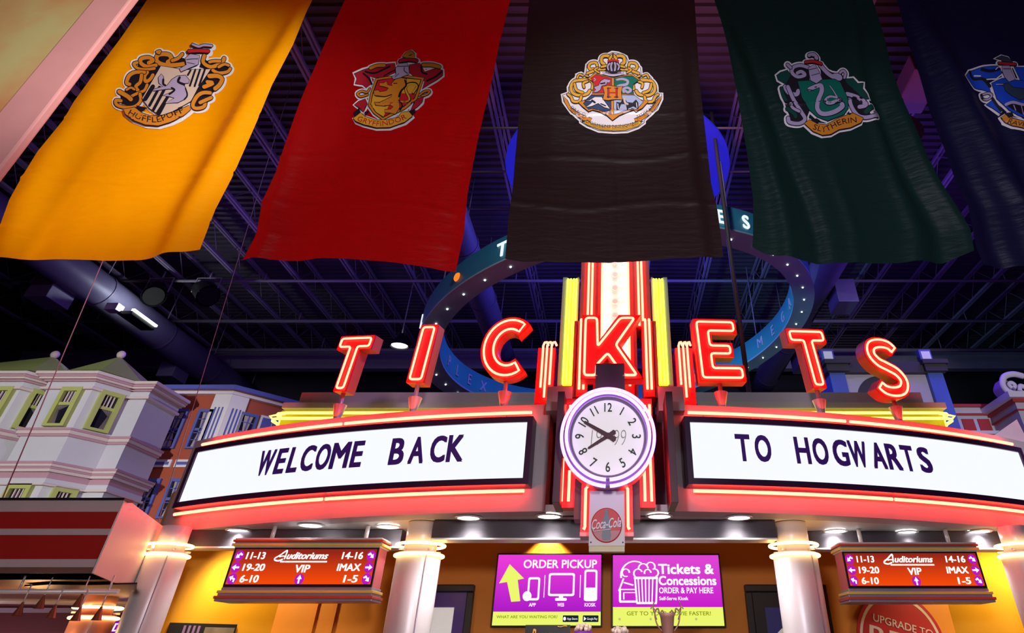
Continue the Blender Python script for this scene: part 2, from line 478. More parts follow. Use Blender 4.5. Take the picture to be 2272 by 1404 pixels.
b = MB(); b.lathe([(0.2, 0), (0.19, 0.08), (0.1, 0.22), (0.05, 0.3)], q, n=24, cap=False); b.build('shade', 'black', t)
b = MB(); b.lathe([(0.18, 0.02), (0.18, 0.03)], q, n=24); b.build('lens', glow('dome_white', (1, 1, 0.93), 3), t)
b = MB(); b.tube([q + Vector((0, 0, 0.3)), (q.x, q.y, ZC - .01)], 0.015, n=6); b.build('stem', 'steel_dark', t)
q = P(160, 197, 6.5)
b = MB(); b.box(q.x - 0.05, q.x + 0.05, q.y - 0.28, q.y + 0.15, q.z, q.z + 0.05); b.box(q.x - 0.02, q.x + 0.02, q.y - 0.1, q.y - 0.06, q.z + 0.05, 8.54)
tag(b.build('strip_light', 'grey_paint'), 'small unlit strip light left of the yellow banner', 'lamp')

# ================================================================== the big lettered ring
RC, RR, RZ, RH, RW = Vector((0.147, 10.864, 0)), 3.566, EYE + 4.58, 0.42, 0.36
def rp(a, r, z):
    d = Vector((math.sin(a), -math.cos(a), .1464 * math.sin(a) + .0465 * math.cos(a))).normalized()   # hangs a little low on the left
    return Vector((RC.x + r * d.x, RC.y + r * d.y, z + r * d.z))
N = 128
ringT = thing('lettered_ring', 'huge teal ring hung from the roof with white letters around it', 'ring', (RC.x, RC.y, RZ))
M['ring_out'] = mat('ring_teal', (0.05, 0.30, 0.42), 0.5, noise=0.2, scale=0.8)
M['ring_in'] = mat('ring_inner_teal', (0.05, 0.46, 0.40), 0.5, noise=0.3, scale=0.7)
M['ring_under'] = mat('ring_soffit_teal', (0.36, 0.55, 0.60), 0.5, noise=0.3, scale=0.7)
b = MB()
k = [rp(2 * math.pi * i / N, RR, z) for z in (RZ, RZ + RH) for i in range(N)] + [rp(2 * math.pi * i / N, RR - 0.03, z) for z in (RZ, RZ + RH) for i in range(N)]
for i in range(N):
    j = (i + 1) % N
    b.f += [[i, j, N + j, N + i], [2 * N + i, 3 * N + i, 3 * N + j, 2 * N + j], [N + i, N + j, 3 * N + j, 3 * N + i]]; b.m += [0] * 3; b.s += [True, True, False]
b.v = k; b.build('outer_band', 'ring_out', ringT)
b = MB()
k = [rp(2 * math.pi * i / N, RR - RW, z) for z in (RZ, RZ + RH) for i in range(N)] + [rp(2 * math.pi * i / N, RR - RW + 0.03, z) for z in (RZ, RZ + RH) for i in range(N)]
for i in range(N):
    j = (i + 1) % N
    b.f += [[i, j, N + j, N + i], [2 * N + i, 3 * N + i, 3 * N + j, 2 * N + j], [N + i, N + j, 3 * N + j, 3 * N + i]]; b.m += [0] * 3; b.s += [True, True, False]
b.v = k; b.build('inner_band', 'ring_in', ringT)
b = MB()
k = [rp(2 * math.pi * i / N, r, RZ - 0.015 + dz) for dz in (0, 0.03) for r in (RR + 0.01, RR - RW - 0.01) for i in range(N)]
for i in range(N):
    j = (i + 1) % N
    b.f += [[i, N + i, N + j, j], [2 * N + i, 2 * N + j, 3 * N + j, 3 * N + i], [i, j, 2 * N + j, 2 * N + i], [N + i, 3 * N + i, 3 * N + j, N + j]]; b.m += [0] * 4; b.s += [False] * 4
b.v = k; b.build('soffit_strip', 'ring_under', ringT)
M['star'] = glow('star_led', (1, 0.98, 0.95), 2.2)
for i in range(44):
    a = 2 * math.pi * (i + 0.5) / 44
    b = MB(); b.sphere(rp(a, RR - RW / 2, RZ - 0.02), 0.017, n=8); b.build('star_light', 'star', ringT)
def ring_px(px, py, inner):
    """azimuth of the ring seen at a pixel"""
    best = None
    for i in range(1440):
        a = -math.pi + 2 * math.pi * i / 1440
        p = rp(a, RR - RW if inner else RR, RZ + RH / 2); d = p - EYEV
        zc = d.dot(FWD); x = CX + F * d.x / zc; y = CY - F * d.dot(UP) / zc
        e = (x - px) ** 2 + (y - py) ** 2
        if best is None or e < best[0]: best = (e, a)
    return best[1]
M['ring_letter'] = glow('ring_letter_white', (0.85, 0.95, 1.0), 1.0)
M['ring_letter_dim'] = mat('ring_letter_grey', (0.55, 0.6, 0.68), 0.5, noise=0)
def ring_letter(ch, px, py, inner, h, m):
    a0 = ring_px(px, py, inner); vf = text2d(ch, size=h * 1.38, bold=0.012, align='CENTER')
    r0 = RR - RW if inner else RR
    if inner:
        fn = lambda x, y, o: rp(a0 - x / r0, r0 - o - 0.002, RZ + (RH - h) / 2 + y)
    else:
        fn = lambda x, y, o: rp(a0 + x / r0, r0 + o + 0.002, RZ + (RH - h) / 2 + y)
    b = MB(); slab_text(b, vf, fn, 0.015); b.build('letter', m, ringT)
for ch, px, py in (('T', 1117, 556), ('E', 1598, 488), ('S', 1652, 500), ('L', 946, 712)):
    ring_letter(ch, px, py, False, 0.24, 'ring_letter')
for ch, px, py in (('P', 990, 804), ('L', 1008, 828), ('E', 1036, 849), ('X', 1068, 866), ('M', 1681, 750), ('E', 1709, 727), ('G', 1733, 699), ('A', 1749, 670), ('T', 1757, 641)):
    ring_letter(ch, px, py, True, 0.2, 'ring_letter_dim')
a0 = ring_px(1018, 615, False); q = rp(a0, RR + 0.005, RZ + RH * 0.45)
b = MB(); b.lathe([(0.07, 0), (0.06, 0.02)], q, (math.sin(a0), -math.cos(a0), 0), n=20); b.build('orange_dot', glow('orange_lamp', (1, 0.16, 0.01), 1.6), ringT)
for a in (0.5, 2.1, 3.6, 5.2):
    b = MB(); b.tube([rp(a, RR - RW / 2, RZ + RH), rp(a, RR - RW / 2, 8.35)], 0.012, n=6); b.build('hanging_rod', 'steel_dark', ringT)
# smaller glowing blue hoop above it
hc, hz = P(1370, 383, 8.2), P(1370, 383, 8.2).z
b = MB(); NN = 72
def hp(i, r, z): a = 2 * math.pi * i / NN; return Vector((hc.x + r * math.sin(a), hc.y - r * math.cos(a), z))
b.v = [hp(i, r, hz + z) for z in (0, 0.06) for r in (1.86, 1.5) for i in range(NN)]
for i in range(NN):
    j = (i + 1) % NN
    b.f += [[i, NN + i, NN + j, j], [2 * NN + i, 2 * NN + j, 3 * NN + j, 3 * NN + i], [i, j, 2 * NN + j, 2 * NN + i], [NN + i, 3 * NN + i, 3 * NN + j, NN + j]]; b.m += [0] * 4; b.s += [False] * 4
hoopT = thing('blue_hoop', 'glowing blue hoop high behind the black banner', 'ring', (hc.x, hc.y, hz))
b.build('hoop', mat('blue_acrylic', (0.03, 0.03, 0.5), 0.4, emit=(0.02, 0.018, 0.62), strength=0.6, noise=0.1), hoopT)
for y in (-1.0, 0.1, 1.2):
    b = MB(); b.tube([(hc.x - 3.0, hc.y + y, hz + 0.1), (hc.x + 3.0, hc.y + y, hz + 0.1)], 0.02, n=6); b.build('support_bar', 'steel_dark', hoopT)
for x in (-1.6, 1.6):
    b = MB(); b.tube([(hc.x + x, hc.y + 0.1, hz + 0.1), (hc.x + x, hc.y + 0.1, 8.54)], 0.012, n=6); b.build('hanging_rod', 'steel_dark', hoopT)

# ================================================================== marquee canopy (a bow, bulging towards the viewer)
X0, R0, D0 = -0.05, 9.0, 6.1
def bow(X, o=0.0):
    return D0 + R0 - math.sqrt((R0 + o) ** 2 - (X - X0) ** 2)
def bp(phi, o, z):
    return Vector((X0 + (R0 + o) * math.sin(phi), D0 + R0 - (R0 + o) * math.cos(phi), z))
def phi_of(X, o=0.0):
    return math.asin((X - X0) / (R0 + o))
def sweep(b, prof, p0, p1, n=40, mi=0, smooth=False):
    """closed (o, z) profile swept along the bow"""
    m = len(prof); k = len(b.v)
    for i in range(n + 1):
        ph = p0 + (p1 - p0) * i / n
        for (o, z) in prof: b.v.append(bp(ph, o, z))
    for i in range(n):
        for j in range(m):
            j2 = (j + 1) % m
            b.f.append([k + i * m + j, k + i * m + j2, k + (i + 1) * m + j2, k + (i + 1) * m + j]); b.m.append(mi); b.s.append(smooth)
    b.f.append([k + j for j in range(m)]); b.m.append(mi); b.s.append(False)
    b.f.append([k + n * m + j for j in range(m)]); b.m.append(mi); b.s.append(False)
ZT, ZS = EYE + 1.945, EYE + 1.025           # fascia top and soffit
marq = thing('marquee_canopy', 'wide curved grey canopy over the ticket counter, washed red by its neon', 'marquee', (0, 6.6, ZS))
pL, pR, pl, pr = phi_of(-4.72), phi_of(4.72), phi_of(-0.60), phi_of(0.50)
for a, c in ((pL, pl), (pr, pR)):
    b = MB(); sweep(b, [(0, ZS), (0, ZT), (-0.25, ZT), (-0.25, ZS)], a, c); b.build('fascia', 'grey_paint', marq)
b = MB(); sweep(b, [(-0.25, ZS), (-0.25, ZT - 0.02), (-0.3, ZT - 0.02), (-0.3, ZS)], pl, pr, 12); b.build('fascia_core', 'maroon', marq)
# soffit: flat steel sheet from the fascia back to the beams
b = MB(); n = 48
pts = [bp(pL + (pR - pL) * i / n, -0.02, ZS + 0.005) for i in range(n + 1)] + [Vector((4.72, 7.42, ZS + 0.005)), Vector((-4.72, 7.42, ZS + 0.005))]
b.prism(pts, (0, 0, 0.05)); b.build('soffit', 'steel', marq)
b = MB(); b.box(-4.2, 4.2, 7.3, 8.6, ZS + .42, ZS + .47); b.build('inner_ceiling', 'orange_wall', marq)
def bow_line(px0, px1, z, o, n=30):
    X_ = []
    for px in (px0, px1):
        X = -3.0 if px < CX else 3.0
        for _ in range(20):
            D = bow(X, o); zc = D * CP + (z - EYE) * SP; X = (px - CX) * zc / F
        X_.append(X)
    a, c = phi_of(X_[0], o), phi_of(X_[1], o)
    return [bp(a + (c - a) * i / n, o, z) for i in range(n + 1)]
for (x0, x1) in ((449, 758), (765, 1180), (1526, 1876), (1886, 2246)):
    b = MB(); L = bow_line(x0, x1, EYE + 1.846, 0.09)
    d = (L[-1] - L[-2]).normalized()
    b.tube(L, 0.0145, n=10); b.build('neon_tube', 'neon_red', marq)
    b = MB()
    for i in (3, 14, 26): b.tube([L[i], bp(phi_of(L[i].x, 0.09), 0.0, L[i].z - 0.01)], 0.006, n=6)
    b.build('tube_clip', 'chrome', marq)
for (x0, x1) in ((387, 715), (722, 1163), (1539, 1980), (1986, 2330)):
    b = MB(); L = bow_line(x0, x1, EYE + 1.172, 0.09)
    b.tube(L, 0.0145, n=10); b.build('neon_tube', 'neon_red', marq)
    b = MB()
    for i in (3, 14, 26): b.tube([L[i], bp(phi_of(L[i].x, 0.09), 0.0, L[i].z + 0.015)], 0.006, n=6)
    b.build('tube_clip', 'chrome', marq)

# ------------------------------------------------------------------ the two message lightboxes
BZ0, BZ1, BO = EYE + 1.206, EYE + 1.782, 0.19
def lightbox(Xa, Xb, label, items):
    a, c = phi_of(Xa, BO), phi_of(Xb, BO); fr = 0.05; da = fr / R0
    t = thing('message_lightbox', label, 'sign', bp((a + c) / 2, 0.1, BZ0), 'letterboard signs on the marquee')
    b = MB()
    sweep(b, [(0.005, BZ0), (BO, BZ0), (BO, BZ0 + fr), (BO - 0.03, BZ0 + fr), (0.005, BZ0 + fr)], a, c)
    sweep(b, [(0.005, BZ1 - fr), (BO - 0.03, BZ1 - fr), (BO, BZ1 - fr), (BO, BZ1), (0.005, BZ1)], a, c)
    for e in (a, c - da):
        sweep(b, [(0.005, BZ0 + fr), (BO, BZ0 + fr), (BO, BZ1 - fr), (0.005, BZ1 - fr)], e, e + da, 2)
    b.build('frame', 'box_frame', t)
    b = MB(); sweep(b, [(0.1, BZ0 + fr), (BO - 0.02, BZ0 + fr), (BO - 0.02, BZ1 - fr), (0.1, BZ1 - fr)], a + da, c - da)
    b.build('lit_panel', 'panel_white', t)
    for ch, px, wd in items:
        zb, hh = EYE + 1.408, 0.232; zm = zb + hh / 2; X = (px - CX) / 230.0
        for _ in range(20):
            D = bow(X, BO); X = (px - CX) * (D * CP + (zm - EYE) * SP) / F
        ph = phi_of(X, BO)
        vf = fit_text(ch, -wd / 2, wd / 2, 0, hh, bold=0.027)
        fn = lambda x, y, o, ph=ph: bp(ph + x / R0, BO - 0.018 + o, zb + y)
        b = MB(); slab_text(b, vf, fn, 0.006); b.build('letter', 'ink', t)
WD = dict(W=.185, E=.115, L=.115, C=.145, O=.15, M=.19, B=.14, A=.145, K=.155, T=.135, H=.14, G=.155, R=.15, S=.14)
lightbox(-4.46, -0.74, 'left white lightbox with dark letters WELCOME BACK',
         [(ch, px, WD[ch]) for ch, px in (('W', 588), ('E', 621), ('L', 650), ('C', 681), ('O', 715), ('M', 753), ('E', 791), ('B', 880), ('A', 924), ('C', 971), ('K', 1010))])
lightbox(0.66, 4.36, 'right white lightbox with dark letters TO HOGWARTS',
         [(ch, px, WD[ch]) for ch, px in (('T', 1650), ('O', 1694), ('H', 1782), ('O', 1822), ('G', 1867), ('W', 1906), ('A', 1951), ('R', 1985), ('T', 2017), ('S', 2054))])

# ------------------------------------------------------------------ TICKETS channel letters
def arcpts(cx, cy, rx, ry, a0, a1, n=16):
    return [(cx + rx * math.cos(math.radians(a0 + (a1 - a0) * i / n)), cy + ry * math.sin(math.radians(a0 + (a1 - a0) * i / n))) for i in range(n + 1)]
H = 0.66
def shape(ch):
    """outline and inner neon line, x centred, y from 0 to H"""
    s = 0.165
    if ch == 'T':
        o = [(-s / 2, 0), (s / 2, 0), (s / 2, H - .17), (.24, H - .17), (.24, H), (-.24, H), (-.24, H - .17), (-s / 2, H - .17)]
    elif ch == 'I':
        o = [(-.1, 0), (.1, 0), (.1, H), (-.1, H)]
    elif ch == 'E':
        o = [(-.22, 0), (.26, 0), (.26, .165), (-.04, .165), (-.04, .25), (.17, .25), (.17, .4), (-.04, .4), (-.04, H - .165), (.24, H - .165), (.24, H), (-.22, H)]
    elif ch == 'K':
        o = [(-.27, 0), (-.09, 0), (-.09, .12), (-.02, .2), (.115, 0), (.32, 0), (.10, .34), (.31, H), (.09, H), (-.09, .40), (-.09, H), (-.27, H)]
    elif ch == 'C':
        o = stroke(arcpts(0, H / 2, .21, .245, 48, 312, 28), .17)
    elif ch == 'S':
        c = arcpts(0, .465, .135, .11, 20, 215, 12) + arcpts(.005, .195, .145, .115, 55, -155, 14)
        c = [tuple(q) for q in spline([(.185, .50), (.12, .57), (0, .59), (-.115, .56), (-.155, .47), (-.10, .385), (.0, .335), (.11, .275), (.16, .185), (.11, .10), (0, .072), (-.12, .09), (-.19, .155)], 6)]
        o = stroke(c, .145)
    if ch == 'C': nl = stroke(arcpts(0, H / 2, .21, .245, 57, 303, 28), .10)
    elif ch == 'S': nl = stroke(c[2:-2], .085)
    else: nl = round_poly(offset_poly(o, .034), .03, 3)
    return o, nl
def channel(ch, px, py, D, label, roll, cone=True, wid=1.0, hs=1.0, yaw=None):
    B = P(px, py, D); ph = phi_of(B.x) if yaw is None else yaw
    t = thing('channel_letter', label, 'letter', B, 'red neon letters spelling the ticket sign')
    ex, en = Vector((math.cos(ph), math.sin(ph), 0)), Vector((math.sin(ph), -math.cos(ph), 0))
    cr, sr = math.cos(roll), math.sin(roll)
    def fn(x, y, o):
        x, y = x * wid, y * hs
        return B + ex * (x * cr - y * sr) + Vector((0, 0, x * sr + y * cr)) + en * o
    o, nl = shape(ch)
    # body: pan with red face set back behind a thin rim
    b = MB(); b.prism([fn(x, y, 0) for x, y in o], -en * 0.13, mi=0, smi=1)
    rim = offset_poly(o, 0.007); area = 1
    b.build('letter_body', ['red_paint', 'letter_side'], t)
    oo = o if sum(o[i][0] * o[(i + 1) % len(o)][1] - o[(i + 1) % len(o)][0] * o[i][1] for i in range(len(o))) > 0 else o[::-1]
    b = MB(); n = len(oo)
    V = [fn(x, y, z) for z in (0.0, 0.022) for (x, y) in oo] + [fn(x, y, z) for z in (0.0, 0.022) for (x, y) in offset_poly(o, 0.006)]
    b.add(V, [f for i in range(n) for f in ((i, (i + 1) % n, n + (i + 1) % n, n + i), (2 * n + i, 3 * n + i, 3 * n + (i + 1) % n, 2 * n + (i + 1) % n), (n + i, n + (i + 1) % n, 3 * n + (i + 1) % n, 3 * n + i))])
    b.build('rim', 'red_paint', t)
    b = MB(); b.tube([fn(x, y, 0.028) for x, y in nl], 0.0115, closed=True, n=8); b.build('neon_tube', 'neon_red', t)
    if cone:
        ft = B - en * 0.065 + Vector((sr * 0.1, 0, 0)); top = ZT
        h = B.z - top
        b = MB(); b.tube([Vector((ft.x, ft.y, top + 0.02)), ft + Vector((0, 0, 0.01))], 0.022, n=12); b.build('post', 'chrome', t)
        b = MB(); prof = [(0.032, 0.0), (0.07, 0.15), (0.058, 0.15), (0.03, 0.05)]
        b.lathe(prof, (ft.x, ft.y, top), n=12, smooth=False); b.build('cone_socket', 'chrome', t)
    return t
channel('T', 755, 869, 6.55, 'red neon letter T at the left end of the ticket sign', math.radians(-5.5), hs=.92, wid=.95)
channel('I', 922, 850, 6.32, 'red neon letter I, second from the left in the ticket sign', math.radians(-4.5), hs=.95)
channel('C', 1120, 842, 6.16, 'round red neon letter C left of the tower', math.radians(-2), hs=1.0)
channel('E', 1600, 847, 6.16, 'red neon letter E right of the tower', math.radians(2), hs=1.0)
channel('T', 1818, 862, 6.40, 'red neon letter T between the letters E and S', math.radians(4.5), hs=.97, wid=.95)
channel('S', 1990, 886, 6.62, 'curving red neon letter S at the right end of the ticket sign', math.radians(6), hs=1.02)
channel('K', 1352, 842, 5.76, 'red neon letter K fixed on the tower above the clock', 0.0, cone=False, yaw=0.0, hs=.97)

# ------------------------------------------------------------------ stepped ledges with yellow neon behind the letters
M['ledge_yellow'] = mat('ledge_yellow', (0.75, 0.58, 0.0), 0.5, noise=0.04)
def ledge(s, label):
    t = thing('stepped_ledge', label, 'ledge', (s * 2.2, 7.4, ZT), 'stepped ledges behind the ticket letters')
    f = flat(7.2)
    xe = (lambda px: f.at(px, 885)[0])
    if s < 0: e1, e2, e3, ci = xe(665), xe(637), xe(632), xe(1195)
    else: e1, e2, e3, ci = xe(2047), xe(2089), xe(2085), xe(1545)
    lo = lambda a: (min(a, ci), max(a, ci))
    z = [Zh(q, 7.2) for q in (870, 893, 896, 909, 941)]
    b = MB(); b.box(*lo(e1), 7.2, 7.7, z[1], z[0]); b.build('upper_slab', 'mauve', t, bevel=.004)
    b = MB(); b.box(*lo(e1), 7.19, 7.7, z[2], z[1]); b.build('yellow_line', 'yellow_paint', t)
    b = MB(); b.box(*lo(e2), 7.14, 7.7, z[3], z[2]); b.build('lower_slab', 'mauve', t, bevel=.004)
    b = MB(); b.box(*lo(e3), 7.22, 7.7, ZS + .055, z[3]); b.build('yellow_band', M['ledge_yellow'], t)
    for zz, dy, e in ((z[3] - .055, .07, e3), (z[3] - .12, .09, e3 + s * .03)):
        b = MB(); ee = e - s * .1
        b.tube([(ci, 7.2 - dy, zz), (ee, 7.2 - dy, zz), (e, 7.2 - dy + .03, zz), (e + s * .03, 7.2, zz), (e + s * .02, 7.5, zz)], .016, n=8); b.build('neon_tube', 'neon_lemon', t)
    b = MB(); x = e3 + s * .05
    b.tube([(x - s * .16, 7.1, z[3] - .07), (x, 7.1, z[3] - .1), (x - s * .13, 7.1, z[3] - .21), (x - s * .1, 7.12, z[3] - .09)], .016, n=8); b.build('neon_tube', 'neon_lemon', t)
ledge(-1, 'grey stepped ledge with yellow neon behind the letters T, I and C')
ledge(1, 'grey stepped ledge with yellow neon behind the letters E, T and S')

# ================================================================== neon tower in the middle
tw = thing('neon_tower', 'tall stepped tower of red and yellow neon behind the clock', 'tower', (0, 6.1, ZS))
def fx(D, px, py): return flat(D).at(px, py)[0]
M['channel_red'] = mat('channel_red', (0.75, 0.035, 0.03), 0.4, noise=0.05)
M['tower_brown'] = mat('tower_brown', (0.22, 0.085, 0.06), 0.5)
def strip(D, pxa, pxb, py, z0, z1, dep, m, name):
    b = MB(); b.box(fx(D, pxa, py), fx(D, pxb, py), D, D + dep, z0, z1); return b.build(name, m, tw)
def vtube(D, px, py, z0, z1, m='neon_red', r=.0125, hook=True):
    x = fx(D, px, py); b = MB()
    L = [(x, D - .035, z0), (x, D - .035, z1)]
    if hook: L += [(x, D - .03, z1 + .02), (x, D - .005, z1 + .035), (x, D + .03, z1 + .03)]
    b.tube(L, r, n=8); b.build('neon_tube', m, tw)
TOPZ = EYE + 3.8
MIDZ = Zh(710, 6.0)
# core trough with bulbs
D = 6.12
strip(D + .14, 1322, 1408, 640, Zh(880, D), TOPZ, .25, 'tower_brown', 'core')
xa, xb = fx(D, 1330, 640), fx(D, 1399, 640)
b = MB(); b.box(xa, xb, D + .12, D + .15, Zh(815, D), TOPZ); b.build('bulb_panel', 'white', tw)
z = Zh(808, D); zs = []
while z < TOPZ - .1: zs.append(z); z += .165
for i, z in enumerate(zs):
    for x in (xa + .055, xb - .055):
        b = MB(); b.sphere((x, D + .07, z), .052, n=14); b.build('bulb', 'bulb', tw)
    b = MB(); b.lathe([(.03, 0), (.03, .03)], ((xa + xb) / 2, D + .12, z + .08), (0, -1, 0), n=12); b.build('bulb_socket', 'steel', tw)
for s in (-1, 1):
    e = lambda px: px if s < 0 else 2 * 1365 - px
    def st(D, pa, pb, py, *r): strip(D, min(e(pa), e(pb)), max(e(pa), e(pb)), py, *r)
    # inner red rail
    st(D - .02, 1327, 1334, 640, Zh(880, D), TOPZ, .16, 'channel_red', 'inner_rail')
    vtube(D - .02, e(1336), 640, Zh(860, D), TOPZ - .1)
    st(D + .03, 1320, 1328, 640, Zh(880, D), TOPZ, .25, 'tower_brown', 'side_fillet')
    # upper flank with twin tubes
    st(D + .0, 1297, 1321, 640, MIDZ - .02, TOPZ, .3, 'channel_red', 'upper_channel')
    for q in (1306, 1314): vtube(D, e(q), 640, MIDZ - .02, TOPZ - .1)
    st(D - .02, 1288, 1297, 640, MIDZ, TOPZ, .32, 'tower_brown', 'outer_fillet')
    # lower flank
    st(D - .15, 1281, 1304, 770, Zh(880, 5.97), Zh(712, 5.97), .3, 'channel_red', 'lower_channel')
    for q in (1288, 1297): vtube(D - .15, e(q), 770, Zh(866, 5.97), Zh(716, 5.97))
    st(D - .13, 1272, 1281, 770, Zh(880, 5.97), Zh(710, 5.97), .3, 'tower_brown', 'lower_fillet')
    # yellow fin
    Dy = 6.1
    st(Dy, 1254, 1276, 730, Zh(856, Dy), Zh(622, Dy), .3, 'yellow_paint', 'yellow_fin')
    for q in (1255.5, 1262, 1269, 1275): vtube(Dy, e(q), 730, Zh(855, Dy), Zh(626, Dy), 'neon_yellow', .011)
    st(Dy - .02, 1276.5, 1281, 730, Zh(856, Dy), Zh(617, Dy), .34, 'mauve', 'fin_cheek')
    st(Dy - .02, 1243, 1253.5, 730, Zh(856, Dy), Zh(617, Dy), .34, 'mauve', 'fin_cheek')
    # grey plinth under the fin
    st(5.98, 1213, 1270, 875, ZT - .1, Zh(857, 5.98), .5, 'mauve', 'plinth')
    # outer red wing
    Dw = 6.16
    st(Dw, 1190, 1229, 830, ZT - .06, Zh(772, Dw), .4, 'red_paint', 'outer_wing')
    for q, zb in ((1202, 862), (1211, 884), (1221, 856)):
        x = fx(Dw, e(q), 830); b = MB(); z1 = Zh(770, Dw)
        b.tube([(x, Dw - .04, Zh(zb, Dw)), (x, Dw - .04, z1), (x + .012, Dw - .035, z1 + .035), (x + .03, Dw - .01, z1 + .05), (x + .045, Dw + .03, z1 + .03)], .0115, n=8); b.build('neon_tube', 'neon_red', tw)
    # dark fins beside the clock
    Df = 5.62; x0, x1 = sorted((fx(Df, e(1231), 1000), fx(Df, e(1247), 1000)))
    b = MB(); b.box(x0, x1, Df, Df + .42, ZS - .02, Zh(868, Df)); b.build('dark_fin', 'maroon', tw, bevel=.003)
# red field behind the clock, lower tongue, mounting plate
Df = 5.88
b = MB(); b.box(fx(Df, 1246, 1000), fx(Df, 1450, 1000), Df, Df + .15, Zh(1126, Df), Zh(884, Df)); b.build('clock_field', 'red_paint', tw)
for px, ya, yb in ((1253, 900, 935), (1266, 902, 915), (1441, 900, 935), (1430, 902, 915), (1248, 1020, 1114), (1263, 1046, 1114), (1444, 1020, 1114), (1430, 1046, 1114)):
    x = fx(Df, px, (ya + yb) / 2); b = MB(); b.tube([(x, Df - .04, Zh(yb, Df)), (x, Df - .04, Zh(ya, Df))], .0125, n=8); b.build('neon_tube', 'neon_red', tw)
Dt = 5.78
b = MB(); b.box(fx(Dt, 1289, 1130), fx(Dt, 1404, 1130), Dt, Dt + .2, Zh(1181, Dt), Zh(1060, Dt)); b.build('tongue', 'red_paint', tw)
b = MB(); b.box(fx(Dt, 1273, 1130), fx(Dt, 1421, 1130), Dt + .03, Dt + .24, Zh(1150, Dt), Zh(1060, Dt)); b.build('tongue_back', 'maroon', tw)
b = MB(); b.box(fx(Dt, 1288, 1130), fx(Dt, 1405, 1130), Dt - .01, Dt + .22, Zh(1190, Dt), Zh(1181, Dt)); b.build('tongue_cap', 'grey_paint', tw)
for px in (1299, 1393):
    x = fx(Dt, px, 1130); b = MB(); s = 1 if px < 1350 else -1
    b.tube([(x - s * .01, Dt - .035, Zh(1176, Dt)), (x, Dt - .04, Zh(1170, Dt)), (x, Dt - .04, Zh(1086, Dt)), (x + s * .03, Dt - .04, Zh(1078, Dt))], .0125, n=8); b.build('neon_tube', 'neon_red', tw)
Dp = 5.70
b = MB(); b.box(fx(Dp, 1321, 840), fx(Dp, 1386, 840), Dp, Dp + .1, Zh(884, Dp), Zh(806, Dp))
b.build('mounting_plate', mat('plate_plum', (0.17, 0.075, 0.12), 0.5), tw)
for px in (1324, 1383):
    b = MB(); b.sphere(P(px, 833, Dp), .008, n=8); b.build('screw', 'chrome', tw)

# ------------------------------------------------------------------ wall clock
Dk = 5.46; kc = P(1349, 968, Dk)
ck = thing('wall_clock', 'large round clock ringed with violet neon, hands near ten to eight', 'clock', kc)
b = MB(); b.lathe([(.37, -.40), (.375, -.06), (.36, -.02), (.315, -.02)], kc, (0, -1, 0), n=64); b.build('clock_body', mat('clock_drum', (0.34, 0.22, 0.46), 0.4), ck)
b = MB(); b.lathe([(.30, 0.0), (.318, .03), (.33, .03), (.335, -.03)], kc, (0, -1, 0), n=64, cap=False); b.build('bezel', mat('clock_bezel', (0.30, 0.27, 0.36), 0.35, 0.4), ck)
b = MB(); b.lathe([(.302, -.01), (.302, 0.0)], kc, (0, -1, 0), n=64); b.build('dial', mat('dial_white', (0.75, 0.76, 0.74), 0.5, emit=(0.74, 0.75, 0.72), strength=0.5, noise=0.02), ck)
for r, dy in ((.386, -.02), (.345, .0)):
    for a0, a1 in ((-87.5, 267.5),):
        b = MB(); b.tube([kc + Vector((r * math.cos(math.radians(a)), -.035 + dy * 0 - (.03 if r < .36 else 0), r * math.sin(math.radians(a)))) for a in [a0 + (a1 - a0) * i / 90 for i in range(91)]], .014, n=10)
        b.build('neon_ring', 'neon_violet', ck)
    b = MB()
    for a in (-100, -80, 40, 75, 140, 170, 215, 320):
        ca, sa = math.cos(math.radians(a)), math.sin(math.radians(a))
        b.tube([kc + Vector((r * ca, -.035, r * sa)), kc + Vector((r * ca * .98, .03, r * sa * .98))], .006, n=6)
    b.build('tube_clip', 'chrome', ck)
M['numeral'] = mat('numeral_green_black', (0.02, 0.035, 0.03), 0.5, noise=0)
for i in range(12):
    a = math.radians(90 - 30 * (i + 1)); rr = .238
    c = Vector((rr * math.cos(a), rr * math.sin(a))); rot = a - math.pi / 2
    if i + 1 in (4, 5, 6, 7, 8): pass
    vf = text2d(str(i + 1), size=.105, bold=.010, align='CENTER', xs=.8)
    x0, x1, y0, y1 = bounds(vf[0]); cr, sr = math.cos(rot if i + 1 not in (6, 7, 5) else rot + math.pi), math.sin(rot if i + 1 not in (6, 7, 5) else rot + math.pi)
    def fn(x, y, o):
        x -= (x0 + x1) / 2; y -= (y0 + y1) / 2
        return kc + Vector((c.x + x * cr - y * sr, -.002 - o, c.y + x * sr + y * cr))
    b = MB(); slab_text(b, vf, fn, .002); b.build('numeral', 'numeral', ck)
M['year'] = mat('year_grey', (0.36, 0.37, 0.36), 0.5, noise=0)
for s_, xx in (('19', -.17), ('99', .035)):
    vf = text2d(s_, size=.19, bold=-.004, xs=.62, shear=.12)
    b = MB(); slab_text(b, vf, lambda x, y, o: kc + Vector((xx + x, -.002 - o, -.075 + y)), .001); b.build('year_figures', 'year', ck)
def hand(ang, L, w, y):
    a = math.radians(ang); d = Vector((math.cos(a), math.sin(a))); n_ = Vector((-d.y, d.x))
    b = MB(); pts = [d * -.065 + n_ * w * 1.3, d * -.075 + n_ * 0, d * -.065 - n_ * w * 1.3, d * -.02 - n_ * w * 1.1, d * L - n_ * w * .65, d * (L + .012), d * L + n_ * w * .65, d * -.02 + n_ * w * 1.1]
    b.prism([kc + Vector((p.x, -y, p.y)) for p in pts], (0, -.006, 0)); return b
hand(151, .225, .018, .02).build('minute_hand', 'maroon', ck)
hand(211, .185, .015, .012).build('hour_hand', 'maroon', ck)
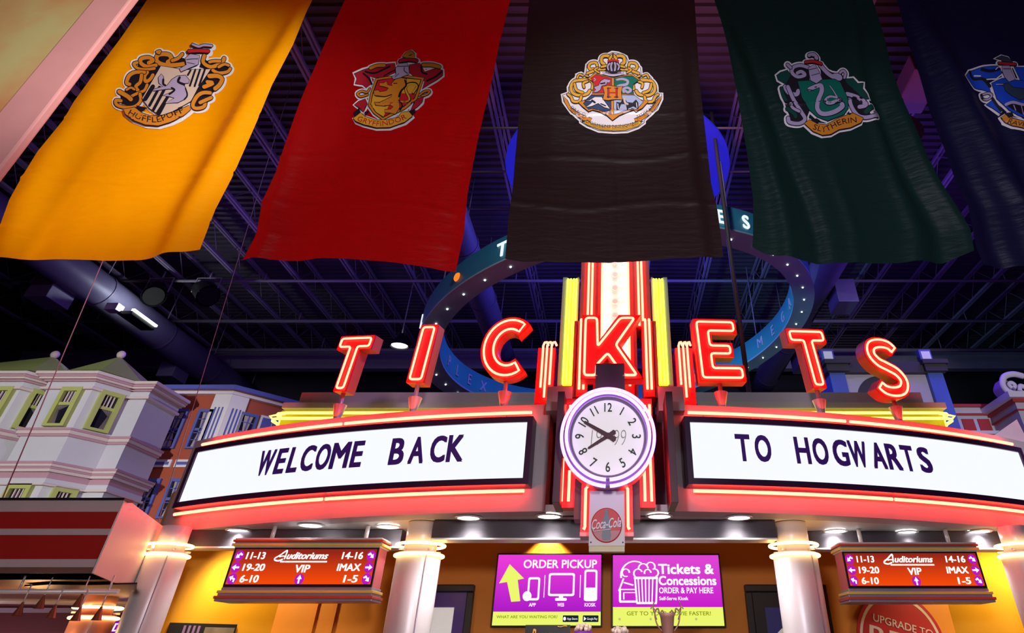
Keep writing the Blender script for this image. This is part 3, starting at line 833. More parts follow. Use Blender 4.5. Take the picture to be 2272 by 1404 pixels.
b = MB(); b.lathe([(.022, 0), (.022, .036)], kc, (0, -1, 0), n=20); b.build('hub', 'maroon', ck)

# ------------------------------------------------------------------ soda sign under the clock
Dc = 5.66; f = flat(Dc); cc = P(1345.5, 1165, Dc)
x0, x1 = f.at(1307, 1150)[0], f.at(1386, 1150)[0]; z0, z1 = Zh(1211, Dc), Zh(1088, Dc)
sd = thing('soda_sign', 'white board with a round red cola disc and bottle, below the clock', 'sign', (cc.x, Dc, z0))
b = MB(); b.box(x0, x1, Dc, Dc + .1, z0, z1); b.build('board', 'white', sd, bevel=.004)
b = MB(); b.box(x0 + .003, x1 - .003, Dc + .01, Dc + .1, Zh(1223, Dc), z0); b.build('lower_lip', mat('cream_lip', (0.75, 0.72, 0.42), 0.5), sd)
b = MB()
for px in (1311, 1382): b.sphere(P(px, 1203, Dc), .006, n=8)
b.build('screw', 'maroon', sd)
rd = .123
b = MB(); b.lathe([(rd, 0), (rd, .012), (rd - .006, .016)], cc, (0, -1, 0), n=48); b.build('disc', mat('cola_red', (0.62, 0.02, 0.025), 0.35, noise=0.03), sd)
b = MB()   # pale lower bubbles area of the disc
pts = [(rd * .94 * math.cos(math.radians(a)), rd * .94 * math.sin(math.radians(a))) for a in range(200, 341, 10)]
b.prism([cc + Vector((x, -.0165, y)) for x, y in pts], (0, -.001, 0)); b.build('disc_bubbles', mat('cola_rose', (0.55, 0.22, 0.22), 0.4), sd)
bp_ = [(.0, -.105), (.03, -.105), (.036, -.07), (.028, -.03), (.036, .01), (.026, .045), (.014, .07), (.012, .1), (.014, .108), (0, .112)]
full = bp_ + [(-x, y) for x, y in bp_[::-1] if x > 0]
b = MB(); b.prism([cc + Vector((x, -.018, y)) for x, y in full], (0, -.004, 0)); b.build('bottle_relief', mat('bottle_green_grey', (0.20, 0.25, 0.27), 0.25), sd)
vf = fit_text('Coca-Cola', -.118, .118, -.025, .045, bold=.014, shear=.35)
b = MB(); slab_text(b, vf, lambda x, y, o: cc + Vector((x, -.023 - o, y + x * .08)), .003); b.build('script_lettering', mat('script_white', (0.85, 0.82, 0.88), 0.4, noise=0), sd)
b = MB(); b.tube([cc + Vector((x, -.025, y)) for x, y in spline([(-.11, -.02), (-.1, -.045), (-.06, -.04), (.0, -.035), (.04, -.03)], 5)], .004, n=6); b.build('script_swash', M['white'], sd)

# ================================================================== recessed lights, beams, columns
rl0 = None
ords = ['first', 'second', 'third', 'fourth', 'fifth', 'sixth', 'seventh', 'eighth', 'ninth', 'tenth']
spots = [(520, 1171), (690, 1163), (862, 1166), (1034, 1141), (1218, 1142), (1463, 1142), (1643, 1142), (1853, 1176), (2010, 1179), (2172, 1177)]
for i, (px, py) in enumerate(spots):
    r = ray(px, py); k = (ZS - EYE) / r.z; q = EYEV + r * k
    D = min(max(q.y, bow(q.x) + .2), 6.44 if 950 < px < 1720 else 9)
    q = Vector((q.x, D, ZS))
    lb = '%s round ceiling light from the left under the canopy' % ords[i]
    if rl0 is None:
        rl0 = thing('recessed_light', lb, 'light', q, 'round lights in the canopy soffit')
        b = MB(); b.lathe([(.125, -.006), (.12, -.014), (.1, -.014), (.1, .0)], q, n=32, cap=False); b.build('trim_ring', 'steel', rl0)
        b = MB(); b.lathe([(.04, -.017), (.08, -.014), (.098, -.006), (.1, .002)], q, n=32); b.build('lens', 'downlight', rl0)
    else:
        dup(rl0, q - WL[rl0.name], lb)
    lamp('recessed_light_beam', 'SPOT', q + Vector((0, 0, -.05)), (1.0, .95, .93), 46, aim=q + Vector((0, .3, -1)), size=.08, angle=130, blend=.9)

DB, DBS = 6.56, 7.1
def beam(D, pxa, pxb, py, label):
    xa, xb = fx(D, pxa, py), fx(D, pxb, py)
    t = thing('soffit_beam', label, 'beam', ((xa + xb) / 2, D, ZS - .15), 'dark beams under the canopy')
    b = MB(); b.box(xa, xb, D, D + .2, ZS - .145, ZS); b.build('beam_face', 'beam', t)
    b = MB(); b.box(xa, xb, D - .008, D + .21, ZS - .158, ZS - .145); b.build('lower_flange', 'steel', t)
beam(DB, 960, 1722, 1175, 'dark brushed beam above the two magenta screens')
beam(DBS, 405, 890, 1190, 'dark brushed beam behind the left directory sign')
beam(DBS + .1, 1796, 2262, 1198, 'dark brushed beam behind the right directory sign')

def column(px, py, D, rl, label, zr=None, ztop=None, m='column', warm='neon_warm'):
    q = P(px, py, D); ztop = ZS if ztop is None else ztop; zr = Zh(1222, D) if zr is None else zr
    t = thing('round_column', label, 'column', (q.x, D, 0), 'silver columns with glowing rings', kind='thing')
    b = MB(); b.lathe([(rl, 0), (rl, zr - .03), (rl * .98, zr - .02)], (q.x, D, 0), n=48); b.build('lower_shaft', m, t)
    b = MB(); b.lathe([(rl * .74, zr - .02), (rl * .74, ztop)], (q.x, D, 0), n=48); b.build('upper_shaft', m, t)
    b = MB(); b.tube([(q.x + rl * .55, D - rl * .86, 0), (q.x + rl * .55, D - rl * .86, zr - .03)], .006, n=6); b.build('seam', 'steel_dark', t)
    for dz in (.042, -.042):
        for a0, a1 in ((-88, 88), (92, 268)):
            b = MB(); b.tube([(q.x + rl * 1.1 * math.sin(math.radians(a)), D - rl * 1.1 * math.cos(math.radians(a)), zr + dz) for a in [a0 + (a1 - a0) * i / 24 for i in range(25)]], .0125, n=8); b.build('neon_ring', warm, t)
    for a in (45, -45, 135, -135):
        b = MB(); b.tube([(q.x + rl * 1.1 * math.sin(math.radians(a)), D - rl * 1.1 * math.cos(math.radians(a)), zr), (q.x + rl * .7 * math.sin(math.radians(a)), D - rl * .7 * math.cos(math.radians(a)), zr)], .008, n=6); b.build('ring_bracket', 'steel', t)
    return t
column(366, 1245, 6.95, .175, 'silver column at the left end of the canopy beside the pink panel')
column(932, 1222, 6.72, .20, 'silver column between the left directory sign and the order pickup screen')
column(1762, 1222, 6.72, .20, 'silver column left of the right directory sign')
column(2270, 1245, 6.95, .18, 'silver column cut by the right edge of the photo')
M['column_red_lit'] = mat('column_silver_red_lit', (0.7, 0.35, 0.3), 0.35, 0.5, noise=0.05)  # silver column with the red glow on it put into its colour
column(214, 1358, 7.6, .19, 'short-looking column with glowing rings at bottom left', zr=Zh(1360, 7.6), ztop=Zh(1330, 7.6) + .12, m='column_red_lit')

# ================================================================== walls of the ticket area
b = MB(); b.box(-3.75, 3.75, 8.4, 8.6, 0, ZS + .42); struct(b.build('wall_ticket_back', 'orange_wall'))
for s, nm in ((-1, 'wall_ticket_left'), (1, 'wall_ticket_right')):
    f = Face(-4.75, 7.45, -3.7, 8.42) if s < 0 else Face(3.7, 8.42, 4.9, 7.45)
    b = MB(); b.boxm(f, 0, f.L, 0, ZS + .42, -.15, 0); struct(b.build(nm, 'yellow_wall'))
for i, (px, w_) in enumerate(((560, .03), (702, .02), (745, .02), (1832, .03), (2125, .03))):
    x = fx(8.4, px, 1350); b = MB(); b.box(x - w_, x + w_, 8.37, 8.4, 0, ZS); struct(b.build('trim_%d' % (i + 1), 'orange_wall'))
lamp('wall_washer', 'SPOT', (P(1215, 1200, 8.25).x, 8.24, 2.82), (1.0, .85, .4), 40, aim=(P(1215, 1200, 8.25).x, 8.36, 1.7), size=.02, angle=100, blend=.3)
for x in (-4.0, 4.1):
    lamp('alcove_fill', 'SPOT', (x, 7.55, 2.6), (1.0, .80, .42), 60, aim=(x * .97, 8.1, 1.9), size=.1, angle=110)  # unseen spots added to brighten the yellow side walls

# ================================================================== directory signs under the canopy
M['sign_red'] = grad_glow('directory_red', S(150, 38, 24), S(250, 75, 8), .27, .02, 1.0)
M['sign_white'] = glow('directory_white', (1, .97, .93), 1.15)
M['sign_magenta'] = glow('directory_magenta', S(185, 25, 190), 1.0)
M['trim_red'] = mat('trim_red', (0.62, 0.10, 0.05), 0.35, noise=.03)
M['trim_yellow'] = mat('trim_yellow', (0.9, 0.72, 0.16), 0.35, noise=.03)
M['trim_grey'] = mat('trim_grey', (0.42, 0.40, 0.55), 0.35, .2, noise=.03)
M['sign_cheek'] = mat('sign_cheek_rose', (0.75, 0.22, 0.28), 0.4, noise=.03)
def arrow2(cx, cy, s, ang):
    p = [(-.9, -.2), (.05, -.2), (.05, -.62), (.95, 0), (.05, .62), (.05, .2), (-.9, .2)]
    a = math.radians(ang); return [(cx + s * (x * math.cos(a) - y * math.sin(a)), cy + s * (x * math.sin(a) + y * math.cos(a))) for x, y in p]
def bent2(cx, cy, s, ang, flip):
    p = [(-.9, -.5), (-.5, -.5), (-.4, -.05), (.1, -.05), (.1, -.5), (.95, .15), (.1, .75), (.1, .35), (-.75, .35)]
    a = math.radians(ang); return [(cx + s * (flip * x * math.cos(a) - y * math.sin(a)), cy + s * (flip * x * math.sin(a) + y * math.cos(a))) for x, y in p]
def directory(D, px0, px1, py0, py1, label):
    f = flat(D); x0, x1 = f.at(px0, py0)[0], f.at(px1, py0)[0]; z1, z0 = Zh(py0, D), Zh(py1, D)
    W, Hh = x1 - x0, z1 - z0
    t = thing('directory_sign', label, 'sign', ((x0 + x1) / 2, D + .12, z0), 'hanging auditorium signs')
    fn = lambda x, y, o: Vector((x0 + x, D - o, z0 + y))
    b = MB(); b.box(x0, x1, D + .01, D + .25, z0, z1, 1); b.boxm(fn, 0, W, 0, .02, -.01, .012); b.boxm(fn, 0, W, Hh - .012, Hh, -.01, .012)
    b.boxm(fn, 0, .014, .02, Hh - .012, -.01, .012); b.boxm(fn, W - .014, W, .02, Hh - .012, -.01, .012)
    b.build('cabinet', ['black', 'sign_cheek'], t)
    fc = MB(); fc.boxm(fn, .014, W - .014, .02, Hh - .012, -.005, .004)
    pnl = fc.build('lit_face', 'sign_red', t)
    sc = W / 1.33
    def txt(s_, xa, xb, ya, yb, **kw):
        b = MB(); slab_text(b, fit_text(s_, xa * W, xb * W, ya * Hh, yb * Hh, **kw), lambda x, y, o: fn(x, y, .006 + o), .004); b.build('lettering', 'sign_white', t)
    kw = dict(bold=.022, shear=0.06)
    txt('11-13', .095, .225, .70, .885, **kw); txt('19-20', .095, .245, .40, .585, **kw); txt('6-10', .10, .225, .11, .295, **kw)
    txt('14-16', .755, .90, .70, .885, **kw); txt('IMAX', .74, .90, .40, .585, **kw); txt('1-5', .80, .895, .11, .295, **kw)
    txt('VIP', .455, .555, .36, .555, **kw)
    txt('uditoriums', .375, .66, .70, .88, bold=.022, shear=.35)
    b = MB()
    b.tube([fn(x * W, y * Hh, .008) for x, y in spline([(.352, .70), (.325, .66), (.298, .68), (.298, .73), (.325, .80), (.352, .89), (.368, .92), (.366, .8), (.362, .70)], 5)], .0065, n=6)
    b.tube([fn(x * W, y * Hh, .008) for x, y in spline([(.325, .76), (.345, .78), (.37, .77)], 3)], .005, n=6)
    b.tube([fn(x * W, y * Hh, .008) for x, y in ((.34, .635), (.66, .635))], .006, n=6); b.build('lettering', 'sign_white', t)
    for (u, v, kind, ang, fl) in ((.045, .79, 'b', 45, -1), (.045, .49, 'a', 180, 1), (.045, .2, 'b', -20, -1), (.955, .79, 'b', -45, 1), (.955, .49, 'a', 0, 1), (.955, .2, 'b', -50, 1), (.50, .19, 'a', 90, 1)):
        r = .042 * sc
        b = MB(); b.prism([fn(x, y, .0045) for x, y in circle2(u * W, v * Hh, r)], (0, -.002, 0)); b.build('arrow_disc', 'sign_magenta', t)
        pts = arrow2(u * W, v * Hh, r * .85, ang) if kind == 'a' else bent2(u * W, v * Hh, r * .8, ang, fl)
        b = MB(); b.prism([fn(x, y, .007) for x, y in pts], (0, -.002, 0)); b.build('arrow', 'sign_white', t)
    def trims(z, ss, nm):
        for i, (m, hgt, out) in enumerate(ss):
            b = MB(); b.box(x0 - out, x1 + out, D - out, D + .26 + out * .3, z, z + hgt); b.build(nm, m, t, bevel=.004); z += hgt
    trims(z1, [('steel', .012, .012), ('trim_yellow', .022, .03), ('trim_grey', .012, .015), ('trim_red', .018, .03), ('steel', .014, .02)], 'top_trim')
    trims(z0 - .108, [('trim_grey', .018, .03), ('trim_red', .022, .04), ('trim_grey', .02, .02), ('trim_yellow', .022, .03), ('trim_grey', .026, .008)], 'bottom_trim')
    for u in (.19, .86):
        b = MB(); x = x0 + u * W; b.tube([(x, D + .12, z1 + .07), (x, D + .12, ZS)], .02, n=12); b.build('hanger', 'chrome', t)
directory(6.75, 523, 842, 1215, 1302, 'left hanging red directory sign listing auditoriums')
directory(6.95, 1868, 2165, 1224, 1305, 'right hanging red directory sign listing auditoriums, above the round red disc')

# ================================================================== screens
def screen(px0, px1, py0, py1, D, label, zs=None):
    f = flat(D); pm = (py0 + py1) / 2; x0, x1 = f.at(px0, py0)[0], f.at(px1, py0)[0]; z1, z0 = Zh(py0, D), Zh(py1, D)
    t = thing('display_screen', label, 'screen', ((x0 + x1) / 2, D, z0), 'magenta display screens')
    b = MB(); b.box(x0, x1, D, D + .05, z0, z1); b.build('bezel', 'black', t, bevel=.004)
    W, Hh = x1 - x0 - .03, z1 - z0 - .03
    fn = lambda x, y, o: Vector((x0 + .015 + x * W, D - o, z0 + .015 + y * Hh))
    return t, fn, W, Hh
M['mag'] = grad_glow('screen_magenta', S(240, 60, 222), S(178, 30, 205), .62, .16, .95)
M['mag2'] = grad_glow('screen_magenta_right', S(226, 70, 216), S(205, 25, 210), .62, .16, .95)
M['lime'] = glow('screen_lime', S(238, 250, 110), .98)
M['lime_ink'] = glow('screen_lime_ink', S(150, 165, 20), .8)
M['pic_white'] = glow('screen_white', (1, .95, 1), 1.05)
M['pic_pale'] = glow('screen_pale', S(200, 205, 130), .9)
M['pic_black'] = glow('screen_black', S(25, 40, 60), .8)
def stx(t, fn, W, Hh, s_, xa, xb, ya, yb, m='pic_white', **kw):
    b = MB(); slab_text(b, fit_text(s_, xa, xb, ya, yb, **kw), lambda x, y, o: fn(x, y, .004 + o), .0015); b.build('screen_text', m, t)
def spoly(t, fn, polys, m='pic_white', nm='screen_picture', o=.004):
    b = MB()
    for p in polys: b.prism([fn(x, y, o) for x, y in p], (0, -.0015, 0))
    b.build(nm, m, t)
def ringpoly(b, fn, outer, inner, o=.004):
    n = len(outer); b.add([fn(x, y, o) for x, y in outer] + [fn(x, y, o) for x, y in inner], [(i, (i + 1) % n, n + (i + 1) % n, n + i) for i in range(n)])
def rrect(x0, y0, x1, y1, r, asp=1.7):
    return round_poly([(x0, y0), (x1, y0), (x1, y1), (x0, y1)], r, 4)
D8 = 8.33
t, fn, W, Hh = screen(1104, 1337, 1227, 1391, D8, 'magenta screen reading ORDER PICKUP with a pale yellow arrow')
b = MB(); b.boxm(fn, 0, 1, .185, 1, -.002, .002); b.build('screen_image', 'mag', t)
b = MB(); b.boxm(fn, 0, 1, 0, .185, -.002, .002); b.build('banner_strip', 'lime', t)
stx(t, fn, W, Hh, 'ORDER PICKUP', .25, .96, .80, .925, bold=.02)
spoly(t, fn, [[(.16, .32), (.245, .33), (.205, .63), (.265, .65), (.115, .86), (.03, .58), (.105, .60)]], 'lime', 'arrow')
b = MB()
for (x0, y0, x1, y1, th) in ((.305, .34, .42, .67, .018), (.50, .40, .75, .73, .018), (.84, .33, .965, .78, .018)):
    o_ = rrect(x0, y0, x1, y1, .03); i_ = rrect(x0 + th, y0 + th * 1.8, x1 - th, y1 - th * 1.8, .015); ringpoly(b, fn, o_, i_)
b.prism([fn(x, y, .004) for x, y in circle2(.305, .40, .042, 20, .07)], (0, -.001, 0))
b.prism([fn(x, y, .004) for x, y in rrect(.57, .335, .68, .375, .015)], (0, -.001, 0)); b.prism([fn(x, y, .004) for x, y in rrect(.605, .36, .645, .41, .01)], (0, -.001, 0))
b.prism([fn(x, y, .004) for x, y in rrect(.85, .35, .955, .52, .02)], (0, -.001, 0))
for x in (.46, .80): b.prism([fn(u, v, .004) for u, v in ((x, .38), (x + .007, .38), (x + .007, .70), (x, .70))], (0, -.001, 0))
b.build('icon', 'pic_white', t)
for s_, x in (('APP', .36), ('WEB', .625), ('KIOSK', .90)): stx(t, fn, W, Hh, s_, x - .032 - (.02 if len(s_) > 3 else 0), x + .032 + (.02 if len(s_) > 3 else 0), .255, .305, bold=.02)
stx(t, fn, W, Hh, 'WHAT ARE YOU WAITING FOR?', .035, .60, .095, .135, 'lime_ink', bold=.01)
for x in (.65, .835): spoly(t, fn, [rrect(x, .045, x + .145, .135, .01)], 'pic_black', 'app_badge')
for s_, x in (('App Store', .69), ('Google Play', .875)):
    b = MB(); slab_text(b, fit_text(s_, x, x + .095, .065, .105), lambda u, v, o: fn(u, v, .006 + o), .001); b.build('screen_text', 'pic_white', t)
spoly(t, fn, [circle2(.667, .09, .013, 14, .026)], 'pic_white', 'badge_mark', .006); spoly(t, fn, [[(.845, .06), (.845, .12), (.868, .09)]], 'pic_white', 'badge_mark', .006)
t, fn, W, Hh = screen(1357, 1596, 1228, 1392, D8, 'magenta screen reading Tickets & Concessions with a popcorn bucket')
b = MB(); b.boxm(fn, 0, 1, .255, 1, -.002, .002); b.build('screen_image', 'mag2', t)
b = MB(); b.boxm(fn, 0, 1, 0, .255, -.002, .002); b.build('banner_strip', 'lime', t)
stx(t, fn, W, Hh, 'Tickets &', .425, .945, .72, .87, bold=.028); stx(t, fn, W, Hh, 'Concessions', .425, .96, .56, .695, bold=.028)
stx(t, fn, W, Hh, 'ORDER & PAY HERE', .425, .925, .445, .53, bold=.02); stx(t, fn, W, Hh, 'Self-Serve Kiosk', .425, .69, .35, .40, bold=.02)
stx(t, fn, W, Hh, 'GET TO YOUR MOVIE FASTER!', .125, .885, .14, .195, 'lime_ink', bold=.012)
for x in (.06, .34, .75):
    spoly(t, fn, [circle2(x, .09, .011, 12, .018)], 'pic_pale', 'badge_mark')
b = MB()
sl = lambda pts, w: b.prism([fn(x, y, .004) for x, y in stroke([(px_, py_) for px_, py_ in pts], w)], (0, -.0015, 0))
sl([(.195, .665), (.42, .665)], .035); sl([(.205, .66), (.22, .31)], .016); sl([(.41, .66), (.395, .31)], .016); sl([(.215, .31), (.40, .31)], .03)
for i in range(5): sl([(.235 + .034 * i, .65), (.245 + .028 * i, .32)], .012)
def arcs(cx, cy, r, a0, a1, w=.016, ry=1.6):
    sl([(cx + r * math.cos(math.radians(a0 + (a1 - a0) * i / 12)), cy + r * ry * math.sin(math.radians(a0 + (a1 - a0) * i / 12))) for i in range(13)], w)
for cx, cy, r, a0, a1 in ((.235, .73, .04, 20, 250), (.285, .80, .045, 0, 190), (.355, .83, .04, -40, 170), (.39, .74, .035, -80, 120), (.325, .74, .03, 0, 200)): arcs(cx, cy, r, a0, a1)
arcs(.205, .70, .13, 60, 190, .018); arcs(.12, .74, .035, 0, 300)
sl([(.10, .66), (.055, .48)], .016); sl([(.19, .56), (.10, .60)], .02); sl([(.06, .50), (.21, .50)], .016); sl([(.06, .33), (.21, .33)], .03); sl([(.065, .50), (.065, .33)], .02); sl([(.10, .46), (.10, .36)], .012); sl([(.10, .455), (.205, .455)], .012)
b.build('icon', 'pic_white', t)
# third screen glimpsed between the two left columns
t, fn, W, Hh = screen(196, 330, 1374, 1450, 8.7, 'purple screen glimpsed between the two left columns reading ORDER')
b = MB(); b.boxm(fn, 0, 1, 0, 1, -.002, .002); b.build('screen_image', glow('screen_purple', S(165, 0, 205), .8), t)
stx(t, fn, W, Hh, 'ORDER', .20, .80, .66, .93, bold=.02, shear=.15)

# ================================================================== posters, wall disc, counter-top things
M['mat_violet'] = mat('poster_mat_violet', (0.10, 0.05, 0.30), 0.3)
def poster(px0, px1, py0, D, label, figure):
    f = flat(D); x0, x1 = f.at(px0, py0)[0], f.at(px1, py0)[0]; z1 = Zh(py0, D); z0 = z1 - 1.45
    t = thing('poster_case', label, 'poster', ((x0 + x1) / 2, D, z0), 'framed posters on the orange wall')
    b = MB(); fw = .07
    for q in ((x0, x1, z1 - fw, z1), (x0, x1, z0, z0 + fw), (x0, x0 + fw, z0 + fw, z1 - fw), (x1 - fw, x1, z0 + fw, z1 - fw)): b.box(q[0], q[1], D - .05, D + .06, q[2], q[3])
    b.build('frame', 'black', t, bevel=.01)
    b = MB(); b.box(x0 + fw, x1 - fw, D, D + .05, z0 + fw, z1 - fw); b.build('inner_mat', 'mat_violet' if not figure else 'black', t)
    b = MB(); b.box(x0 + fw + .13, x1 - fw - .13, D - .01, D, z0 + fw + .1, z1 - fw - .14); b.build('sheet', mat('poster_sheet', (0.62, 0.6, 0.62), 0.5, emit=(.75, .72, .68), strength=.5, noise=.15) if not figure else mat('poster_blue', (0.05, 0.06, 0.3), 0.4), t)  # emission added to brighten the pale sheet
    if figure:
        cx, cz = (x0 + fw + .13) + .30, z1 - .66
        b = MB(); b.prism([(cx + .3 * math.cos(a * .2618), D - .012, cz + .3 * math.sin(a * .2618)) for a in range(24)], (0, -.002, 0)); b.build('poster_circle', mat('poster_cream', (0.75, 0.72, 0.66), 0.5, emit=(.7, .68, .62), strength=.3), t)  # circle brightened by added emission too
        b = MB(); b.prism([(cx + x, D - .015, cz + z) for x, z in [(-.12, -.5), (-.2, -.5), (-.17, -.3), (-.1, -.2), (-.04, -.16), (-.05, -.08), (-.075, 0), (-.06, .1), (0, .15), (.06, .1), (.075, 0), (.05, -.08), (.04, -.16), (.1, -.2), (.17, -.3), (.2, -.5)]], (0, -.002, 0)); b.build('poster_figure', mat('poster_dark', (0.05, 0.035, 0.03), 0.5), t)
poster(870, 1054, 1297, 8.36, 'black poster frame with violet mat beside the order pickup screen', False)
poster(1651, 1830, 1297, 8.36, 'dark poster frame showing a dark head on a pale circle', True)
# round red disc on the wall
D = 8.37; c = P(2000, 1428, D); rd_ = .47
t = thing('wall_disc', 'round red wall sign reading UPGRADE TO, under the right directory sign', 'sign', c)
b = MB(); b.lathe([(rd_, 0), (rd_, .015)], c, (0, -1, 0), n=48); b.build('disc', mat('disc_red', (0.50, 0.015, 0.015), 0.45, noise=.04), t)
b = MB(); o_ = circle2(0, 0, rd_ * .93, 48); i_ = circle2(0, 0, rd_ * .87, 48)
ringpoly(b, lambda x, y, o: c + Vector((x, -.017, y)), o_, i_); b.build('pale_ring', mat('disc_cream', (0.75, 0.6, 0.5), 0.5), t)
rt = math.radians(-14)
for s_, q in (('UPGRADE TO', (-.30, .33, .13, .20)), ('RE', (-.34, .02, -.07, .09))):
    vf = fit_text(s_, *q, bold=.015)
    b = MB(); slab_text(b, vf, lambda x, y, o: c + Vector((x * math.cos(rt) - y * math.sin(rt), -.016 - o, x * math.sin(rt) + y * math.cos(rt))), .003); b.build('lettering', 'disc_cream' if 'disc_cream' in M else bpy.data.materials['disc_cream'], t)
# things standing on the counter at the bottom edge
b = MB(); b.box(-2.9, 2.9, 7.0, 7.7, 0, 1.66); struct(b.build('counter', 'maroon')); bpy.data.objects['counter']['kind'] = 'thing'
tag(bpy.data.objects['counter'], 'ticket counter just below the bottom edge of the photo', 'counter')
D = 7.15; f = flat(D)
x0, x1 = f.at(1166, 1390)[0], f.at(1265, 1390)[0]; z1 = Zh(1386, D)
t = thing('counter_board', 'small black counter board with gold script, below the order pickup screen', 'sign', ((x0 + x1) / 2, D, 1.66))
b = MB(); b.box(x0, x1, D, D + .02, 1.66, z1); b.build('panel', 'black', t)
gold = mat('gold_script', (0.75, 0.38, 0.06), 0.4, .3)
b = MB(); slab_text(b, fit_text('Rosemary', x0 + .06, x1 - .06, z1 - .16, z1 - .03, bold=.02, shear=.3), lambda x, y, o: Vector((x, D - .001 - o, y)), .003); b.build('lettering', gold, t)
b = MB(); b.tube([(x0 + (x1 - x0) * u, D - .004, z1 - .012 + .004 * math.sin(u * 30)) for u in [.72 + .02 * i for i in range(12)]], .004, n=6); b.build('flourish', gold, t)
def popcorn(px, py, D, label):
    q = P(px, py, D); t = thing('popcorn_tub', label, 'popcorn', (q.x, D, 1.66), 'popcorn tubs on the counter')
    b = MB(); b.lathe([(.055, 1.66), (.085, q.z - .03)], (q.x, D, 0), n=24); b.build('tub', mat('tub_purple', (0.18, 0.02, 0.30), 0.4), t)
    b = MB()
    for i in range(26):
        a, r = random.random() * 6.28, math.sqrt(random.random()) * .075; b.sphere((q.x + r * math.cos(a), D + r * math.sin(a), q.z - .025 + random.random() * .025 + .02 * (1 - r / .075)), .018 + random.random() * .008, n=8)
    b.build('popcorn', mat('popcorn_cream', (0.8, 0.62, 0.5), 0.7), t)['kind'] = 'stuff'
popcorn(1294, 1391, 7.2, 'popcorn tub right of the small black counter board')
popcorn(1374, 1397, 7.3, 'popcorn tub in front of the tickets and concessions screen')
# goblet
D = 7.1; q = P(1480, 1360, D)
t = thing('stag_goblet', 'brown goblet with antler handles before the tickets screen', 'goblet', (q.x, D, 1.66))
gm = mat('goblet_brown', (0.22, 0.10, 0.08), 0.5)
b = MB(); b.lathe([(.07, 1.66), (.065, 1.68), (.035, 1.70), (.04, q.z - .22), (.05, q.z - .15), (.065, q.z - .03), (.078, q.z + .0)], (q.x, D, 0), n=24); b.build('bowl', gm, t)
for s in (-1, 1):
    b = MB(); g = lambda pts: [Vector((q.x + s * x, D - .02, q.z + z)) for x, z in pts]
    b.tube(spline(g([(.055, -.14), (.1, -.08), (.115, 0), (.085, .035), (.075, .0)]), 5), .007, n=6); b.tube(spline(g([(.1, -.05), (.13, .04), (.115, .09)]), 4), .006, n=6)
    b.tube(spline(g([(.11, .02), (.14, .05), (.15, .03)]), 4), .005, n=6); b.tube(spline(g([(.06, .0), (.045, .02), (.03, .0)]), 4), .006, n=6); b.build('antler', gm, t)
# little dark display window low on the yellow wall
f = Face(-4.75, 7.45, -3.7, 8.42)
ua, za = f.at(377, 1381); ub, _ = f.at(523, 1392)
t = thing('wall_niche', 'dark window low on the yellow wall with violet stripes inside', 'window', f((ua + ub) / 2, za - .6, .02))
b = MB(); b.boxm(f, ua, ub, za - .6, za, 0, .03); b.build('dark_pane', 'black', t)
b = MB()
for k in range(4): b.boxm(f, ua + (ub - ua) * (.2 + .07 * k), ua + (ub - ua) * (.235 + .07 * k), za - .6, za - .02, .03, .045)
b.build('stripes', mat('stripe_violet', (0.3, 0.18, 0.45), 0.5), t)
b = MB(); b.boxm(f, ua + (ub - ua) * .52, ua + (ub - ua) * .97, za - .6, za - .03, .03, .04); b.build('picture', mat('niche_picture', (0.25, 0.2, 0.16), 0.5, noise=.6, scale=9), t)

# ================================================================== left concession stand
CF = Face(-6.6, 5.6, -3.955, 5.6); zt, zb = Zh(1105, 5.6), Zh(1271, 5.6)
t = thing('concession_canopy', 'boxy canopy at the lower left striped dark red and pale grey', 'canopy', (-5.2, 6.3, zb))
M['stripe_red'] = mat('stripe_dark_red', (0.45, 0.02, 0.015), 0.5, noise=.04)
M['stripe_pale'] = mat('stripe_pale', (0.62, 0.54, 0.56), 0.5, noise=.04)
for ya, yb, m, st in ((1110, 1135, 'stripe_pale', 0), (1135, 1172, 'stripe_red', -.006), (1172, 1186, 'stripe_pale', -.012), (1186, 1239, 'stripe_red', -.018), (1239, 1271, 'stripe_pale', -.024)):
    b = MB(); b.prism([(x, y, Zh(yb, 5.6)) for x, y in ((-6.8, 5.6 - st), (-3.965 + st, 5.6 - st), (-4.16, 6.1), (-6.8, 6.1))], (0, 0, Zh(ya, 5.6) - Zh(yb, 5.6))); b.build('band', m, t)
b = MB(); b.box(-6.8, -3.95, 5.58, 5.7, Zh(1110, 5.6), zt); b.build('cap_rail', 'black', t)
f = Face(-4.5, 7.1, -3.94, 5.62); f2 = Face(-3.94, 5.62, -4.5, 7.1)
b = MB(); b.prism([(-3.955, 5.6, zb), (-3.955, 5.6, zt), (-4.52, 7.12, zt + .02), (-4.52, 7.12, zb - .02)], (-.012, 0, 0)); b.build('end_panel', mat('panel_pale', (0.90, 0.82, 0.86), 0.45, noise=.03), t)
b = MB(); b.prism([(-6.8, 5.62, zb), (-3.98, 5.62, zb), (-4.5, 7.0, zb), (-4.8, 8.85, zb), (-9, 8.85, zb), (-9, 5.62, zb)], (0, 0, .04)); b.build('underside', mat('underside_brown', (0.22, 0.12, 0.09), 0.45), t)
# dark slot and pale cove under the canopy
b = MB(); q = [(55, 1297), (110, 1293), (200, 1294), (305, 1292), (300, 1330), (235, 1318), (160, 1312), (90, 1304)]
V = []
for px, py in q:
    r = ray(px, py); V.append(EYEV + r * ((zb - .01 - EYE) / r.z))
b.prism(V, (0, 0, -.012)); b.build('dark_slot', 'black', t)
